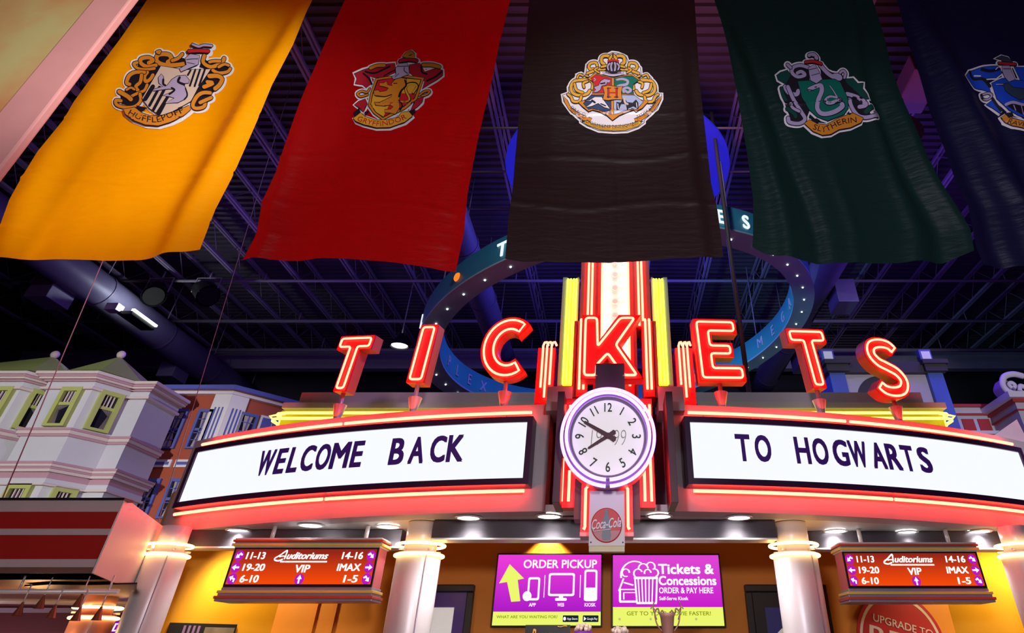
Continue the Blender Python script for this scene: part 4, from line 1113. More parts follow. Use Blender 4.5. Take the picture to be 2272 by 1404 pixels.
# concession back wall with a pale stripe
b = MB(); b.box(-9.5, -4.9, 8.85, 8.95, 0, zb); struct(b.build('wall_concession', mat('concession_maroon', (0.17, 0.035, 0.05), 0.6)))
b = MB(); b.box(-9.5, -4.9, 8.82, 8.85, Zh(1359, 8.82), Zh(1348, 8.82)); struct(b.build('trim_6', mat('lilac_trim', (0.5, 0.42, 0.6), 0.5)))
b = MB(); b.tube([(-8.5 + i * .15, 8.1 + .004 * (i - 10) ** 2, Zh(1334, 8.3)) for i in range(22)], .035, n=10); tag(b.build('cove_rail', 'steel'), 'curved silver rail under the striped canopy at the lower left', 'rail')
lamp('concession_fill', 'POINT', (-5.5, 7.1, 1.72), (1.0, .5, .18), 12, size=.1)  # unseen light added for the orange glow under the canopy
lamp('concession_back_fill', 'POINT', (-7.4, 7.6, 1.5), (1.0, .75, .85), 16, size=.15)  # unseen light added to lift the back wall
# track with cone pendants
Dk_ = 5.75; zk = Zh(1312, Dk_)
t = thing('lamp_track', 'straight silver lamp track hung under the striped canopy', 'track', (-5.5, Dk_, zk))
b = MB(); b.tube([(-6.8, Dk_, zk), (P(264, 1311, Dk_).x, Dk_, zk)], .016, n=10); b.build('rail', 'steel', t)
for px in (240, 40):
    x = P(px, 1312, Dk_).x; b = MB(); b.tube([(x, Dk_, zk), (x, Dk_, zb)], .008, n=6); b.build('drop_rod', 'chrome', t)
p0 = None
for i, (px, py, w_) in enumerate(((37, 1366, 'leftmost small cone pendant on the lamp track'), (85, 1350, 'second small cone pendant from the left, hanging high on the track'), (111, 1371, 'third small cone pendant from the left on the track'), (170, 1347, 'fourth small cone pendant from the left, hanging high on the track'), (166, 1377, 'cone pendant with a glowing rim just left of the ringed column'), (213, 1376, 'small cone pendant hanging before the ringed column at lower left'))):
    q = P(px, py, Dk_ - .02 + .01 * (i % 2))
    if p0 is None:
        p0 = thing('cone_pendant', w_, 'pendant', q, 'small cone pendants on the track')
        b = MB(); b.lathe([(.036, 0), (.034, .004), (.011, .07), (.008, .085)], q, n=20, cap=False); b.build('shade', mat('pendant_copper', (0.30, 0.10, 0.06), 0.35, .4), p0)
        b = MB(); b.lathe([(.031, .003), (.031, .005)], q, n=16); b.build('lens', glow('pendant_lens', (1.0, .35, .12), .7), p0)
        b = MB(); b.tube([q + Vector((0, 0, .08)), q + Vector((0, 0, .2))], .005, n=6); b.build('stem', 'chrome', p0)
    else:
        dup(p0, q - WL[p0.name], w_)

# ================================================================== painted house fronts
M['house_white'] = mat('house_white', (0.60, 0.62, 0.66), 0.6, noise=.04)
M['house_cream'] = mat('house_cream', (0.68, 0.58, 0.55), 0.6, noise=.04)
M['house_pink'] = mat('house_pink', (0.50, 0.30, 0.36), 0.6, noise=.04)
M['lime_frame'] = mat('lime_frame', (0.46, 0.52, 0.15), 0.5, noise=.05)
M['roof_green'] = mat('roof_green', (0.30, 0.40, 0.10), 0.6, noise=.08)
M['pane'] = mat('dark_pane', (0.015, 0.014, 0.022), 0.12, noise=0)
M['curtain'] = mat('curtain_net', (0.45, 0.38, 0.36), 0.8, noise=.3, scale=14, stretch=(9, 9, 1))
M['curtain_dim'] = mat('curtain_dim', (0.15, 0.13, 0.14), 0.8, noise=.3, scale=14, stretch=(9, 9, 1))
M['house_orange'] = mat('house_rust', (0.42, 0.085, 0.035), 0.6, noise=.05)
M['blue_trim'] = mat('house_blue', (0.10, 0.13, 0.42), 0.5, noise=.05)
M['house_blue'] = mat('pilaster_blue', (0.09, 0.15, 0.62), 0.5, noise=.3, scale=2)
M['house_red'] = mat('house_red', (0.48, 0.04, 0.035), 0.5, noise=.08)
M['charcoal'] = mat('charcoal', (0.045, 0.04, 0.045), 0.6)

def sash(t, f, u0, u1, z0, z1, fw, fm, dep=.06, muntins=3, split=.62, curtain='L', cross=False):
    """sash window: frame, recessed panes, muntins, curtain"""
    w_ = MB()
    for q in ((u0, u1, z1 - fw, z1), (u0, u1, z0, z0 + fw * .6), (u0, u0 + fw, z0 + fw * .6, z1 - fw), (u1 - fw, u1, z0 + fw * .6, z1 - fw)): w_.boxm(f, q[0], q[1], q[2], q[3], -.02, dep)
    a, c, d, e = u0 + fw, u1 - fw, z0 + fw * .6, z1 - fw; zs = d + (e - d) * split
    w_.boxm(f, a, c, zs - .02, zs + .02, -.02, dep * .6)
    wf = w_.build('window', fm, t)
    b = MB(); b.boxm(f, a, c, d, e, .002, .012); b.build('pane', 'pane', wf)
    b = MB()
    for i in range(1, muntins + 1):
        u = a + (c - a) * i / (muntins + 1); b.boxm(f, u - .008, u + .008, zs if not cross else d, e, .012, .03)
    if cross:
        for k in (.2, .4, .8): b.boxm(f, a, c, d + (e - d) * k - .006, d + (e - d) * k + .006, .012, .03)
    b.build('muntin', fm if cross else 'house_cream', wf)
    if curtain:
        b = MB(); n = 10
        for (ca, cb) in (((a, a + (c - a) * .75),) if curtain == 'L' else ((a + (c - a) * .3, c),) if curtain == 'R' else ((a + (c - a) * .15, c - (c - a) * .15),)):
            top = [(ca + (cb - ca) * i / n) for i in range(n + 1)]
            if curtain == 'B': mid = [((ca + cb) / 2 + (x - (ca + cb) / 2) * .35) for x in top]
            else: mid = [ca + (x - ca) * .2 if curtain == 'L' else cb - (cb - x) * .2 for x in top]
            zm = d + (e - d) * .42
            rows = [(top, e if curtain == 'B' else zs - .02), (mid, zm), (top if curtain == 'B' else [ca + (x - ca) * .5 if curtain == 'L' else cb - (cb - x) * .5 for x in top], d)]
            k = len(b.v)
            for xs_, z in rows:
                for i, x in enumerate(xs_): b.v.append(f(x, z, .016 + .006 * (i % 2)))
            for r in range(2):
                for i in range(n): b.f.append([k + r * (n + 1) + i, k + r * (n + 1) + i + 1, k + (r + 1) * (n + 1) + i + 1, k + (r + 1) * (n + 1) + i]); b.m.append(0); b.s.append(False)
        b.build('curtain', 'curtain' if cross else 'curtain_dim', wf)

h9 = lambda py: Zh(py, 9.0)
BANDS = [(822, 828, 'house_cream', .16), (828, 834, 'house_pink', .13), (834, 839, 'house_cream', .11), (839, 845, 'house_pink', .06), (845, 857, 'house_white', .02), (857, 862, 'house_cream', .06),
         (948, 953, 'house_pink', .07), (953, 961, 'house_cream', .05), (961, 967, 'house_pink', .03),
         (1022, 1027, 'house_pink', .14), (1027, 1033, 'house_cream', .12), (1033, 1038, 'house_pink', .10), (1038, 1045, 'house_cream', .08), (1045, 1060, 'house_pink', .02), (1060, 1070, 'house_white', .03), (1070, 1075, 'house_cream', .07)]
def bands(t, outline, closed_back):
    """mouldings wrapped round a plan outline: list of (x, y)"""
    faces = [Face(*outline[i], *outline[i + 1]) for i in range(len(outline) - 1)]
    def off(o):
        out = []
        for i, p in enumerate(outline):
            ns = [faces[k].n for k in (i - 1, i) if 0 <= k < len(faces)]
            m = sum(ns, Vector((0, 0, 0))); m = m / max(.3, m.dot(ns[0])) if len(ns) == 2 else ns[0]
            out.append(Vector((p[0], p[1], 0)) + m * o)
        return out
    for ya, yb, m, o in BANDS:
        b = MB(); A, B = off(-.1), off(o); z0, z1 = Zh(yb, 9.0 - o), Zh(ya, 9.0 - o)
        ring_ = B + A[::-1]
        b.prism([p + Vector((0, 0, z0)) for p in ring_], (0, 0, z1 - z0)); b.build('moulding', m, t)
hz0 = EYE - .3
wh = thing('white_house_front', 'white and lilac house front with lime windows and green roof peaks at far left', 'house', (-8.2, 9.4, hz0))
rb = [(-8.20, 9.5), (-8.18, 9.0), (-7.52, 9.0), (-7.26, 9.43)]
lb_ = [(-10.3, 9.43), (-9.9, 9.0), (-8.56, 9.0), (-8.30, 9.43)]
pier = [(-7.26, 9.43), (-6.99, 9.43), (-6.99, 10.2)]
b = MB()
plan = [(-10.6, 9.43)] + lb_ + [(-8.20, 9.45)] + rb[1:] + pier[1:] + [(-10.6, 10.2)]
b.prism([Vector((x, y, hz0)) for x, y in plan], (0, 0, h9(822) - hz0 - .02)); b.build('wall', 'house_white', wh)
for o_ in (rb, lb_, pier): bands(wh, o_, True)
def win_px(t, f, tl, tr, bl, br, **kw):
    q = [f.at(*p) for p in (tl, tr, bl, br)]
    u0 = (q[0][0] + q[2][0]) / 2; u1 = (q[1][0] + q[3][0]) / 2; z1 = (q[0][1] + q[1][1]) / 2; z0 = (q[2][1] + q[3][1]) / 2
    sash(t, f, u0, u1, z0, z1, **kw)
fr_f, fr_a = Face(*rb[1], *rb[2]), Face(*rb[2], *rb[3])
fl_f, fl_a = Face(*lb_[1], *lb_[2]), Face(*lb_[2], *lb_[3])
kw = dict(fw=.058, fm='lime_frame', dep=.07)
win_px(wh, fr_f, (144, 861), (190, 861), (101, 947), (148, 948), curtain='L', **kw)
win_px(wh, fr_a, (222, 866), (276, 877), (183, 952), (233, 963), curtain='R', **kw)
win_px(wh, fl_a, (70, 862), (119, 875), (24, 950), (66, 960), curtain='R', **kw)
win_px(wh, fl_f, (-14, 860), (36, 860), (-60, 948), (-8, 948), curtain='L', **kw)
win_px(wh, fr_f, (24, 1075), (78, 1075), (-20, 1165), (36, 1165), curtain=None, **kw)
win_px(wh, fr_a, (117, 1078), (171, 1087), (78, 1165), (130, 1175), curtain=None, **kw)
ft = P(79, 1072, 9.05); b = MB()
def peak(ax, ay, base, zb_, zt_):
    n = len(base); b = MB(); b.add([Vector((x, y, zb_)) for x, y in base] + [Vector((ax, ay, zt_))], [tuple(range(n))[::-1]] + [(i, (i + 1) % n, n) for i in range(n)]); b.build('roof_peak', 'roof_green', wh)
    b = MB(); b.sphere((ax, ay, zt_ + .03), .062, n=16); b.lathe([(.05, -.06), (.03, 0)], (ax, ay, zt_ - .02), n=12); b.build('finial_ball', 'house_cream', wh)
ap = P(267, 791, 9.55); peak(ap.x, 9.55, [(-7.96, 8.95), (-7.5, 8.95), (-7.22, 9.5), (-7.22, 10.1), (-8.1, 10.1)], h9(823), ap.z)
ap = P(120, 791, 9.55); peak(ap.x, 9.55, [(-9.95, 8.95), (-8.54, 8.95), (-8.26, 9.5), (-8.26, 10.1), (-9.95, 10.1)], h9(823), ap.z)

# rust-red house
oh = thing('rust_house_front', 'rust red house front with blue windows and a fluted white corner', 'house', (-6.4, 10.8, hz0))
oc = [(-7.6, 10.5), (-6.37, 10.5), (-5.3, 11.75)]
f1, f2 = Face(*oc[0], *oc[1]), Face(*oc[1], *oc[2])
zt = Zh(860, 10.5); h10 = lambda py, o=0: Zh(py, 10.5 - o)
b = MB(); b.prism([Vector((x, y, hz0)) for x, y in oc + [(-5.3, 12.2), (-7.6, 12.2)]], (0, 0, zt - hz0)); b.build('wall', 'house_orange', oh)
def wrap(t, outline, ya, yb, o, m, nm, h):
    faces = [Face(*outline[i], *outline[i + 1]) for i in range(len(outline) - 1)]
    def off(o):
        out = []
        for i, p in enumerate(outline):
            ns = [faces[k].n for k in (i - 1, i) if 0 <= k < len(faces)]
            q = sum(ns, Vector((0, 0, 0))); q = q / max(.3, q.dot(ns[0])) if len(ns) == 2 else ns[0]
            out.append(Vector((p[0], p[1], 0)) + q * o)
        return out
    b = MB(); z0, z1 = h(yb, o), h(ya, o); rg = off(o) + off(-.1)[::-1]
    b.prism([p + Vector((0, 0, z0)) for p in rg], (0, 0, z1 - z0)); b.build(nm, m, t)
wrap(oh, oc, 853, 862, .16, 'blue_trim', 'cornice', h10); wrap(oh, oc, 862, 866, .10, 'house_orange', 'cornice_line', h10); wrap(oh, oc, 866, 873, .08, 'white', 'white_band', h10)
zb_ = h10(1000)
for f, u0, u1 in ((f1, f1.L - .26, f1.L + .02), (f2, -.02, .26)):
    b = MB(); b.boxm(f, u0, u1, zb_, h10(873), -.02, .05); b.build('corner_pilaster', 'white', oh)
    b = MB()
    for k in range(3): u = u0 + .07 + k * .06; b.boxm(f, u, u + .025, zb_, h10(905), .05, .056)
    b.build('flute', 'blue_trim', oh)
kw = dict(fw=.042, fm='blue_trim', dep=.05, muntins=1, split=.5, cross=True, curtain='B')
win_px(oh, f1, (383, 908), (423, 910), (351, 995), (387, 997), **kw)
win_px(oh, f1, (445, 909), (481, 910), (412, 995), (447, 997), **kw)
win_px(oh, f1, (318, 1062), (360, 1063), (285, 1150), (327, 1152), **kw)
win_px(oh, f1, (380, 1062), (415, 1063), (350, 1150), (385, 1152), **kw)
win_px(oh, f2, (531, 914), (571, 921), (508, 1000), (548, 1004), **kw)
win_px(oh, f2, (604, 930), (630, 936), (580, 1012), (606, 1018), **kw)
def framed(t, f, tl, br, m_in, m_out, fw=.035, nm='panel'):
    a, c = f.at(*tl), f.at(*br); b = MB(); b.boxm(f, a[0], c[0], c[1], a[1], -.01, .03); p = b.build(nm, m_out, t)
    b = MB(); b.boxm(f, a[0] + fw, c[0] - fw, c[1] + fw, a[1] - fw, .03, .036); b.build('panel_inset', m_in, p)
framed(oh, f1, (333, 1020), (378, 1037), 'blue_trim', 'white'); framed(oh, f1, (393, 1020), (440, 1037), 'blue_trim', 'white')
framed(oh, f2, (579, 921), (596, 968), 'blue_trim', 'white')

# pale house with blue pilasters on the right
D = 10.0; hD = lambda py: Zh(py, D)
bh = thing('blue_house_front', 'pale house front with blue pilasters behind the letter S', 'house', (4.4, 10.3, hz0))
f = flat(D); xw = lambda px, py: f.at(px, py)[0]
xa, xb = xw(1842, 835), xw(2085, 835)
b = MB(); b.box(xa, xb, D, D + .6, hz0, hD(808)); b.build('wall', mat('house_lilac', (0.55, 0.5, 0.56), 0.6, noise=.03), bh)
b = MB(); b.box(xa - .06, xb + .06, D - .1, D + .6, hD(831), hD(808)); b.build('parapet', 'charcoal', bh)
for s_, (p, q) in (('l', (1838, 1872)), ('r', (2055, 2088))):
    b = MB(); b.box(xw(p, 835), xw(q, 835), D - .08, D + .6, hz0, hD(830)); b.build('pilaster', 'house_blue', bh)
    b = MB(); b.box(xw(p, 835) - .05, xw(q, 835) + .06, D - .16, D + .6, hD(830), hD(815)); b.box(xw(p, 835) - .08, xw(q, 835) + .09, D - .2, D + .6, hD(815), hD(806)); b.build('pilaster_cap', 'charcoal', bh)
b = MB(); cxx, czz = xw(1965, 900), hD(893)
b.prism([(cxx + .42 * math.cos(math.radians(a)), D - .015, czz + .42 * math.sin(math.radians(a))) for a in range(0, 181, 10)], (0, .02, 0)); b.build('dark_arch', 'charcoal', bh)
fl0 = None
for px, lb2 in ((2060, 'floodlight on the right blue pilaster'), (1841, 'floodlight behind the stem of the second letter T')):
    q = P(px, 806, D - .1)
    if fl0 is None:
        fl0 = thing('floodlight', lb2, 'floodlight', q, 'floodlights on the blue pilasters')
        b = MB(); b.box(q.x - .1, q.x + .1, q.y, q.y + .12, q.z + .02, q.z + .24); b.build('housing', 'blue_trim', fl0, bevel=.008)
        b = MB(); b.box(q.x - .07, q.x + .07, q.y - .012, q.y, q.z + .05, q.z + .2); b.build('glass', mat('flood_glass', (0.55, 0.55, 0.62), 0.2, emit=(.6, .6, .75), strength=.3), fl0)
        b = MB(); b.tube([q + Vector((.12, .06, .12)), q + Vector((.12, .06, 0)), q + Vector((-.12, .06, 0)), q + Vector((-.12, .06, .12))], .012, n=6); b.build('bracket', 'black', fl0)
    else:
        dup(fl0, q - WL[fl0.name], lb2)

# red and white house at the right edge
rh = thing('red_white_house_front', 'white house front with red lines, red panels and a scroll gable at the right edge', 'house', (6.3, 10.3, hz0))
Dr = 10.2; f = flat(Dr); hr = lambda py: Zh(py, Dr)
xa, xm, xe = f.at(2102, 900)[0], f.at(2238, 900)[0], f.at(2420, 900)[0]
b = MB(); b.box(xa, xe, Dr, Dr + .6, hz0, hr(900)); b.build('wall', 'house_white', rh)
b = MB(); b.box(xa - .02, xm, Dr - .05, Dr + .1, hr(904), hr(898)); b.box(xa - .02, xm, Dr - .04, Dr + .1, hr(922), hr(918)); b.build('red_line', 'house_red', rh)
for px in (2132, 2167, 2201):
    x0, x1 = f.at(px, 930)[0], f.at(px + 26, 930)[0]
    b = MB(); b.box(x0, x1, Dr - .02, Dr + .02, hr(957), hr(930)); b.build('red_panel', 'house_red', rh)
b = MB(); x0, x1 = f.at(2128, 930)[0], f.at(2232, 930)[0]; b.box(x0, x1, Dr - .1, Dr + .05, hr(966), hr(959)); b.build('sill', 'white', rh)
Dq = 9.45; fq = flat(Dq); hq = lambda py: Zh(py, Dq)
x0, x1 = fq.at(2249, 885)[0], fq.at(2420, 885)[0]
b = MB(); b.box(x0, x1, Dq, Dr + .5, hz0, hq(886)); b.build('bay', mat('bay_white', (0.6, 0.58, 0.66), 0.6, noise=.03), rh)
for ya, yb, o, m in ((886, 893, .05, 'house_red'), (908, 911, .03, 'house_red'), (873, 886, .12, 'white')):
    b = MB(); b.box(x0 - o, x1, Dq - o, Dr + .3, hq(yb), hq(ya)); b.build('bay_band', m, rh)
b = MB(); c = Vector((fq.at(2240, 852)[0], Dq - .02, hq(854)))
arc = [c + Vector((.24, 0, .13)), c + Vector((.1, 0, .16)), c + Vector((-.05, 0, .12)), c + Vector((-.12, 0, 0)), c + Vector((-.08, 0, -.1)), c + Vector((.05, 0, -.15)), c + Vector((.3, 0, -.16)), c + Vector((.7, 0, -.15))]
b.tube(spline(arc, 6), .045, n=10); b.tube(spline([c + Vector(q) for q in ((.02, 0, -.06), (.06, 0, -.01), (.02, 0, .03), (-.03, 0, 0), (0, 0, -.05))], 5), .03, n=8)
b.tube(spline([c + Vector(q) for q in ((.1, 0, -.1), (.14, 0, -.02), (.24, 0, -.06), (.4, 0, -.1), (.6, 0, -.02))], 5), .035, n=8); b.build('scroll_gable', 'white', rh)
b = MB(); pts = spline([p.copy() for p in arc[2:7]], 6); b.prism([p + Vector((0, .05, 0)) for p in pts], (0, .25, 0)); b.build('scroll_back', mat('scroll_lilac', (0.4, 0.28, 0.55), 0.6), rh)
# pink wedge panel above the right end of the canopy
b = MB(); Dw = 7.75; pts = [P(px, py, Dw) for px, py in ((2196, 972), (2256, 930), (2330, 1075), (2330, 1110))]
b.prism(pts, (0, .08, 0)); tag(b.build('wedge_panel', mat('wedge_pink', (0.85, 0.58, 0.70), 0.5)), 'pink slanted panel above the right end of the canopy', 'panel')

# ================================================================== cables, pole, sensor
def wire(a, c, r, m, label, nm='cable'):
    b = MB(); b.tube([a, (Vector(a) + Vector(c)) / 2, c], r, n=6); tag(b.build(nm, m), label, 'cable')
a, c = P(236, 560, 5.7), P(6, 1104, 5.7)
d = (a - c).normalized(); a = c + d * ((8.6 - c.z) / d.z)
wire(a, c, .005, mat('rosy_cable', (0.35, 0.16, 0.2), 0.5), 'thin guy wire from the roof to the striped canopy across the white house')
a, c = P(528, 575, 6.6), P(345, 1178, 6.9)
d = (a - c).normalized(); a = c + d * ((8.6 - c.z) / d.z)
wire(a, c, .0045, M['steel_dark'], 'thin wire from the roof to the silver column at the canopy end')
a, c = P(1622, 560, 7.35), P(1662, 872, 7.35)
wire((c.x, 7.35, 8.6), (c.x, 7.35, c.z), .03, mat('brown_conduit', (0.10, 0.055, 0.05), 0.6), 'brown vertical conduit right of the letter E', 'conduit')
for px in (1262, 1292):
    pass
q = P(1533, 841, 6.2)
t = thing('sensor_box', 'small white box on a post left of the letter E', 'device', (q.x, 6.2, ZT))
b = MB(); b.box(q.x - .042, q.x + .042, 6.17, 6.21, q.z - .045, q.z + .045); b.build('housing', 'white', t, bevel=.006)
b = MB(); b.box(q.x - .02, q.x + .02, 6.165, 6.17, q.z - .022, q.z + .022); b.build('window', 'black', t)
b = MB(); b.tube([(q.x + .02, 6.2, q.z - .045), (q.x + .025, 6.2, ZT - .02)], .012, n=8); b.build('post', 'black', t)

# ================================================================== the hanging house banners
DBN = 3.05
def interp(t, pts):
    if t <= pts[0][0]: a, b = pts[0], pts[1]
    elif t >= pts[-1][0]: a, b = pts[-2], pts[-1]
    else:
        for a, b in zip(pts, pts[1:]):
            if a[0] <= t <= b[0]: break
    return a[1] + (b[1] - a[1]) * (t - a[0]) / (b[0] - a[0] if b[0] != a[0] else 1)
class Banner:
    def __init__(s, left, right, bottom, folds, creases, D=DBN):
        w = lambda q: P(q[0], q[1], D)
        s.D = D; s.folds, s.creases = folds, creases
        s.L = sorted((w(q).z, w(q).x) for q in left); s.R = sorted((w(q).z, w(q).x) for q in right)
        s.top = P(0, 0, D).z + .45
        bb = []
        for q in bottom:
            p = w(q); xl, xr = interp(p.z, s.L), interp(p.z, s.R); bb.append(((p.x - xl) / (xr - xl), p.z))
        s.B = bb
    def us(s, X, z):
        xl, xr = interp(z, s.L), interp(z, s.R); u = (X - xl) / (xr - xl); zb = interp(min(1, max(0, u)), s.B)
        return u, (s.top - z) / (s.top - zb)
    def disp(s, u, v):
        d = 0.0
        for (uc, wd, amp, sl, v0) in s.folds:          # soft vertical folds (Gaussian ridges that may slant)
            q = (u - uc - sl * (v - .5)) / wd; d += amp * math.exp(-q * q) * min(1, max(0, (v - v0) * 4))
        for (vc, amp) in s.creases:                    # sharp packing creases across
            q = abs(v - vc - .006 * math.sin(u * 9 + vc * 20)) / .007; d += amp * 1.7 * max(0, 1 - q)
        d += .004 * math.sin(u * 14 + 3 * v) * v + .003 * max(0, v - .55) * math.sin(u * 31 + 5 * v + math.sin(v * 11))
        return d
    def surf(s, X, z):
        u, v = s.us(X, z); return s.D - s.disp(u, v)
    def mesh(s, nu=64, nv=150):
        b = MB()
        for j in range(nv + 1):
            v = j / nv
            for i in range(nu + 1):
                u = i / nu; zb = interp(u, s.B); z = s.top + (zb - s.top) * v
                X = interp(z, s.L) + u * (interp(z, s.R) - interp(z, s.L)); b.v.append(Vector((X, s.D - s.disp(u, v), z)))
        for j in range(nv):
            for i in range(nu):
                k = j * (nu + 1) + i; b.f.append([k, k + 1, k + nu + 2, k + nu + 1]); b.m.append(0); b.s.append(True)
        return b
def cloth(name, col, tr, tcol=None):
    m = mat(name, col, .42, noise=.08, scale=7, trans=tr, spec=.22, tcol=tcol, bump=.55, stretch=(1, 1, 4)); return m
SILK = dict(yellow=cloth('silk_yellow', (1.0, .40, .0), .3, (1.0, .42, .0)), red=cloth('silk_red', (.22, .003, .004), .5, (.40, .006, .006)), black=cloth('silk_black', (.012, .010, .011), .5, (.022, .034, .030)),
            green=cloth('silk_green', (.005, .026, .022), .4, (.006, .05, .035)), navy=cloth('silk_navy', (.006, .009, .036), .3, (.008, .01, .06)))
PAL = dict(w=mat('print_white', (.72, .68, .74), .4, noise=0), k=mat('print_black', (.012, .010, .018), .4, noise=0), o=mat('print_amber', (.62, .22, .018), .4, noise=0), g=mat('print_gold', (.70, .36, .03), .4, noise=0),
           r=mat('print_crimson', (.42, .012, .03), .4, noise=0), R=mat('print_red', (.55, .015, .02), .4, noise=0), l=mat('print_lilac', (.40, .33, .52), .4, noise=0), c=mat('print_cream', (.62, .48, .40), .4, noise=0),
           G=mat('print_green', (.005, .14, .10), .35, noise=0), D=mat('print_dark_green', (.006, .06, .05), .35, noise=0), b=mat('print_navy', (.03, .05, .14), .4, noise=0), s=mat('print_silver_blue', (.36, .42, .66), .4, noise=0), B=mat('print_blue', (.01, .06, .55), .4, noise=0), t=mat('print_slate', (.03, .05, .09), .4, noise=0))
PK = list(PAL)
def crest(bn, parent, org, sc, els, halo=34, line=9, fin=45):
    mb = MB(); mats = [PAL[k] for k in PK]; lay = [0]
    def emit(polys, col, lift):
        bm = bmesh.new()
        if isinstance(polys, tuple):
            vs = [bm.verts.new((x, y, 0)) for x, y in polys[0]]
            for f in polys[1]:
                try: bm.faces.new([vs[i] for i in f])
                except ValueError: pass
        else:
            vs = [bm.verts.new((x, y, 0)) for x, y in polys]; bm.faces.new(vs)
        bm.normal_update()
        bmesh.ops.triangulate(bm, faces=bm.faces[:], ngon_method='EAR_CLIP')
        for _ in range(5):
            e = [e for e in bm.edges if e.calc_length() > fin]
            if not e: break
            bmesh.ops.subdivide_edges(bm, edges=e, cuts=1); bmesh.ops.triangulate(bm, faces=bm.faces[:])
        bm.verts.index_update(); V = []
        for v in bm.verts:
            q = P(org[0] + v.co.x / sc, org[1] + v.co.y / sc, bn.D); V.append(Vector((q.x, bn.surf(q.x, q.z) - .004 - lift, q.z)))
        mb.add(V, [tuple(v.index for v in f.verts) for f in bm.faces], PK.index(col)); bm.free()
    def quads(pts, w, taper=None, closed=False):
        """a thick line as a strip of quads"""
        pts = [Vector(p) for p in pts]; n = len(pts); V = []; Fs = []
        for i in range(n):
            t = (pts[(i + 1) % n] - pts[i - 1]) if closed else (pts[min(i + 1, n - 1)] - pts[max(i - 1, 0)])
            t = t.normalized() if t.length > 1e-6 else Vector((1, 0)); nn = Vector((-t.y, t.x)); f = 1
            if taper: f = taper[0] + (taper[1] - taper[0]) * i / (n - 1)
            V += [tuple(pts[i] + nn * w * f / 2), tuple(pts[i] - nn * w * f / 2)]
        for i in range(n if closed else n - 1):
            j = (i + 1) % n; Fs.append((2 * i, 2 * i + 1, 2 * j + 1, 2 * j))
        # rounded ends
        if not closed:
            for e, p in ((0, pts[0]), (1, pts[-1])):
                rr = w * (taper[e] if taper else 1) / 2; k = len(V); V += circle2(p.x, p.y, rr, 12); Fs.append(tuple(range(k, k + 12)))
        return V, Fs
    for e in els:                                       # pale outline round everything
        if e[0] == 'p': emit(e[1], 'w', 0); emit(quads(e[1], halo * 2, closed=True), 'w', 0)
        elif e[0] == 's': emit(quads(spline(e[1], 5), e[2] + halo * 2), 'w', 0)
    for e in els:
        lay[0] += 1; L = .0006 + lay[0] * .0003
        if e[0] in 'pi':
            if e[0] == 'p' or len(e) > 3: emit(quads(e[1], line * 2, closed=True), 'k', L)
            emit(e[1], e[2], L + .00015)
        elif e[0] in 'sj':
            pts = spline(e[1], 5); tp = e[4] if len(e) > 4 else None
            if e[0] == 's': emit(quads(pts, e[2] + line * 2.2, tp), 'k', L)
            emit(quads(pts, e[2], tp), e[3], L + .00015)
        elif e[0] == 't':
            _, s_, path, hh, col = e; path = [Vector(p) for p in spline(path, 10)]
            ln = [0]
            for a, c in zip(path, path[1:]): ln.append(ln[-1] + (c - a).length)
            vs, fs = text2d(s_, size=1, bold=-.002, res=2); x0, x1, y0, y1 = bounds(vs); V = []
            for x, y, _ in vs:
                d = (x - x0) / (x1 - x0) * ln[-1]; i = max(k for k in range(len(ln) - 1) if ln[k] <= d + 1e-6); q = (d - ln[i]) / (ln[i + 1] - ln[i])
                p = path[i] + (path[i + 1] - path[i]) * q; t = (path[min(i + 2, len(path) - 1)] - path[max(i - 1, 0)]).normalized()
                V.append(tuple(p + Vector((t.y, -t.x)) * (y / .72 * hh)))
            emit((V, fs), col, L + .0008)
    return mb.build('crest', mats, parent, recalc=False)
def lines(*a): return [list(q) for q in a]

HUFF = [('p', [(1080, 330), (1090, 440), (760, 450), (610, 720), (520, 880), (480, 950), (400, 1010), (200, 960), (180, 830), (330, 740), (290, 640), (330, 560), (440, 480), (430, 390), (560, 330), (720, 290)], 'k'),
        ('p', [(1340, 330), (1500, 400), (1640, 370), (1710, 460), (1590, 520), (1580, 650), (1440, 780), (1420, 850), (1330, 960), (1210, 990), (1180, 910), (1270, 720), (1440, 480), (1300, 440)], 'k')]
HUFF += [('s', p, w, 'o') for p, w in (
    ([(1100, 400), (950, 420), (780, 410), (690, 350), (720, 270), (860, 270), (900, 335), (850, 375)], 58), ([(680, 420), (560, 440), (470, 390), (480, 330), (580, 310), (640, 350), (580, 385)], 52), ([(660, 465), (520, 480), (420, 460), (375, 410), (420, 385)], 38),
    ([(640, 560), (600, 620), (540, 650), (520, 580), (560, 520)], 48), ([(520, 520), (400, 520), (310, 570), (270, 670), (310, 690)], 48), ([(480, 560), (460, 660), (400, 720), (430, 780)], 48), ([(560, 700), (520, 780), (400, 830), (340, 860)], 40),
    ([(460, 830), (470, 930), (390, 1010), (250, 1020), (130, 980), (120, 920), (190, 925)], 44), ([(170, 800), (280, 860), (330, 905)], 60), ([(270, 770), (330, 740), (380, 765)], 30), ([(730, 250), (700, 235), (740, 225)], 40), ([(1060, 270), (1000, 330), (920, 360)], 45),
    ([(1370, 290), (1350, 370), (1400, 420), (1480, 430), (1600, 370), (1640, 310)], 48), ([(1440, 370), (1500, 355), (1580, 350)], 38), ([(1480, 480), (1560, 510), (1680, 490), (1720, 450)], 42), ([(1560, 430), (1640, 390), (1700, 405)], 34),
    ([(1430, 560), (1540, 550), (1600, 590), (1560, 670), (1500, 720)], 56), ([(1400, 640), (1470, 650), (1350, 710)], 48), ([(1430, 780), (1330, 790), (1250, 850), (1195, 960), (1225, 1010), (1330, 980), (1355, 930)], 46), ([(1440, 845), (1360, 885), (1290, 925)], 44))]
